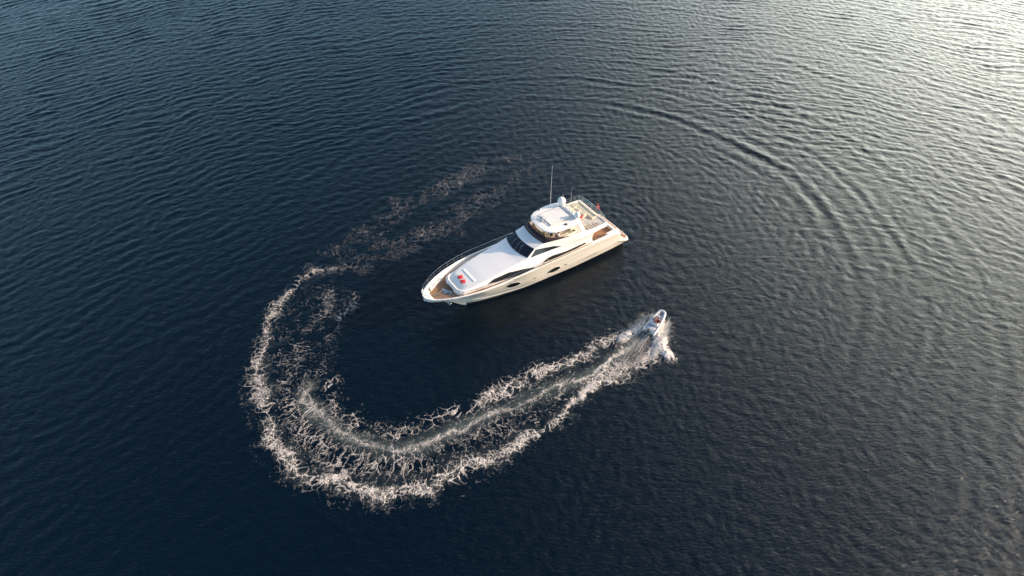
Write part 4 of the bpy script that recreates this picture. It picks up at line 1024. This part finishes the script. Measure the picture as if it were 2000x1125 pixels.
b = MB(); b.prism([(L_*.70, -.38), (L_*.70, .38), (L_*.80, .26), (L_*.88, .12), (L_*.88, -.12), (L_*.80, -.26)], .38, .60); bl = b.build('bow_locker', M['fglass'], tender, bevel=.03)
b = MB(); b.prism([(L_*.78, -.24), (L_*.78, .24), (L_*.86, .13), (L_*.90, 0), (L_*.86, -.13)], .604, .64); b.build('bow_step', M['rubber'], bl, bevel=.01)
b = MB(); b.box((L_*.60, .08, .58), (.42, .62, .5), taper=.82); cs = b.build('steering_console', M['fglass'], tender, bevel=.04)
b = MB(); b.box((L_*.605, .08, .90), (.03, .55, .26), ry=-.45); b.build('console_windshield', M['tint'], cs)
b = MB(); b.tube([(L_*.54+.03*math.cos(a), .08+.15*math.sin(a), .82+.14*math.cos(a)) for a in np.linspace(0, 2*math.pi, 18)], .016, 6); b.tube([(L_*.54, .08, .82), (L_*.58, .08, .78)], .02, 6); b.build('steering_wheel', M['black'], cs)
b = MB(); b.box((L_*.38, 0, .50), (.55, .98, .40)); st2 = b.build('bench_seat', M['white_fab'], tender, bevel=.05)
b = MB(); b.box((L_*.31, 0, .82), (.10, .95, .34), ry=-.15); b.build('backrest', M['tube'], st2, bevel=.04)
b = MB(); b.box((.55, 0, .44), (.55, .95, .30)); b.build('stern_locker', M['fglass'], tender, bevel=.04)
b = MB(); b.box((.03, 0, .36), (.07, 1.15, .5)); b.build('transom', M['fglass'], tender, bevel=.01)
b = MB(); b.tube([(.9, -.52, .5), (.85, -.50, 1.05), (.85, .50, 1.05), (.9, .52, .5)], .02, 6); b.build('light_arch', M['steel'], tender)
b = MB(); b.box((-.24, 0, .86), (.46, .30, .40), taper=.8); ob = b.build('outboard_engine', M['black'], tender, bevel=.08)
b = MB(); b.box((-.26, 0, .38), (.2, .14, .7)); b.box((-.2, 0, .02), (.46, .1, .05)); b.build('engine_leg', M['dsteel'], ob, bevel=.02)
b = MB(); b.box((-.02, 0, .60), (.14, .26, .16)); b.build('clamp_bracket', M['dsteel'], ob)
def tworld(x, y, z):
    c, s_ = math.cos(th_), math.sin(th_); a = R(3.5); xx = x*math.cos(a)-z*math.sin(a); zz = x*math.sin(a)+z*math.cos(a)
    return Vector((TS.x+xx*c-y*s_, TS.y+xx*s_+y*c, .16+zz))
JD = dict(SIT); JD.update(wrist_l=(.40, .10, .42), wrist_r=(.40, -.10, .42), elbow_l=(.16, .26, .36), elbow_r=(.16, -.26, .36))
person('person with bare pink back sitting at the tender steering wheel', tworld(L_*.40, .02, .72), th_, JD, None, 'maroon')
person('person in a dark red top sitting beside the tender driver', tworld(L_*.42, -.36, .72), th_+.1, SIT, 'maroon', 'navy')
# ------------------------------------------------------------------ spray thrown up beside the tender
rs = random.Random(4); b = MB()
def drop(p, r_):
    p = Vector(p); q = [Vector((rs.gauss(0, 1), rs.gauss(0, 1), rs.gauss(0, 1))).normalized()*r_*rs.uniform(.6, 1.3) for _ in range(4)]
    b.add([p+v for v in q], [(0, 1, 2), (0, 3, 1), (1, 3, 2), (2, 3, 0)])
def thworld(a0, c0, z): 
    c, s_ = math.cos(th_), math.sin(th_); return (TS.x+a0*c-c0*s_, TS.y+a0*s_+c0*c, z)
for k in range(12000):
    sg = -1 if rs.random() < .6 else 1
    t = rs.random()**.8; a0 = 3.2-6.0*t+rs.gauss(0, .25)
    spread = .85+1.0*t**.8
    c0 = sg*(spread+abs(rs.gauss(0, .18+.75*t*(1.15-t))))
    hmax = .55*math.exp(-((t-.35)/.4)**2)+.08
    drop(thworld(a0, c0, .05+hmax*abs(rs.gauss(0, .6))), rs.uniform(.012, .036))
for k in range(1200):
    a0 = -.4-2.2*rs.random()**1.5; drop(thworld(a0, rs.gauss(0, .22+.1*abs(a0)), .08+.3*rs.random()*math.exp(a0*.6)), rs.uniform(.01, .03))
sp = b.build('spray', M['white_cloth'], None, smooth=False)
tag(sp, 'fine spray droplets thrown up on both sides of the tender', 'spray', kind='stuff')
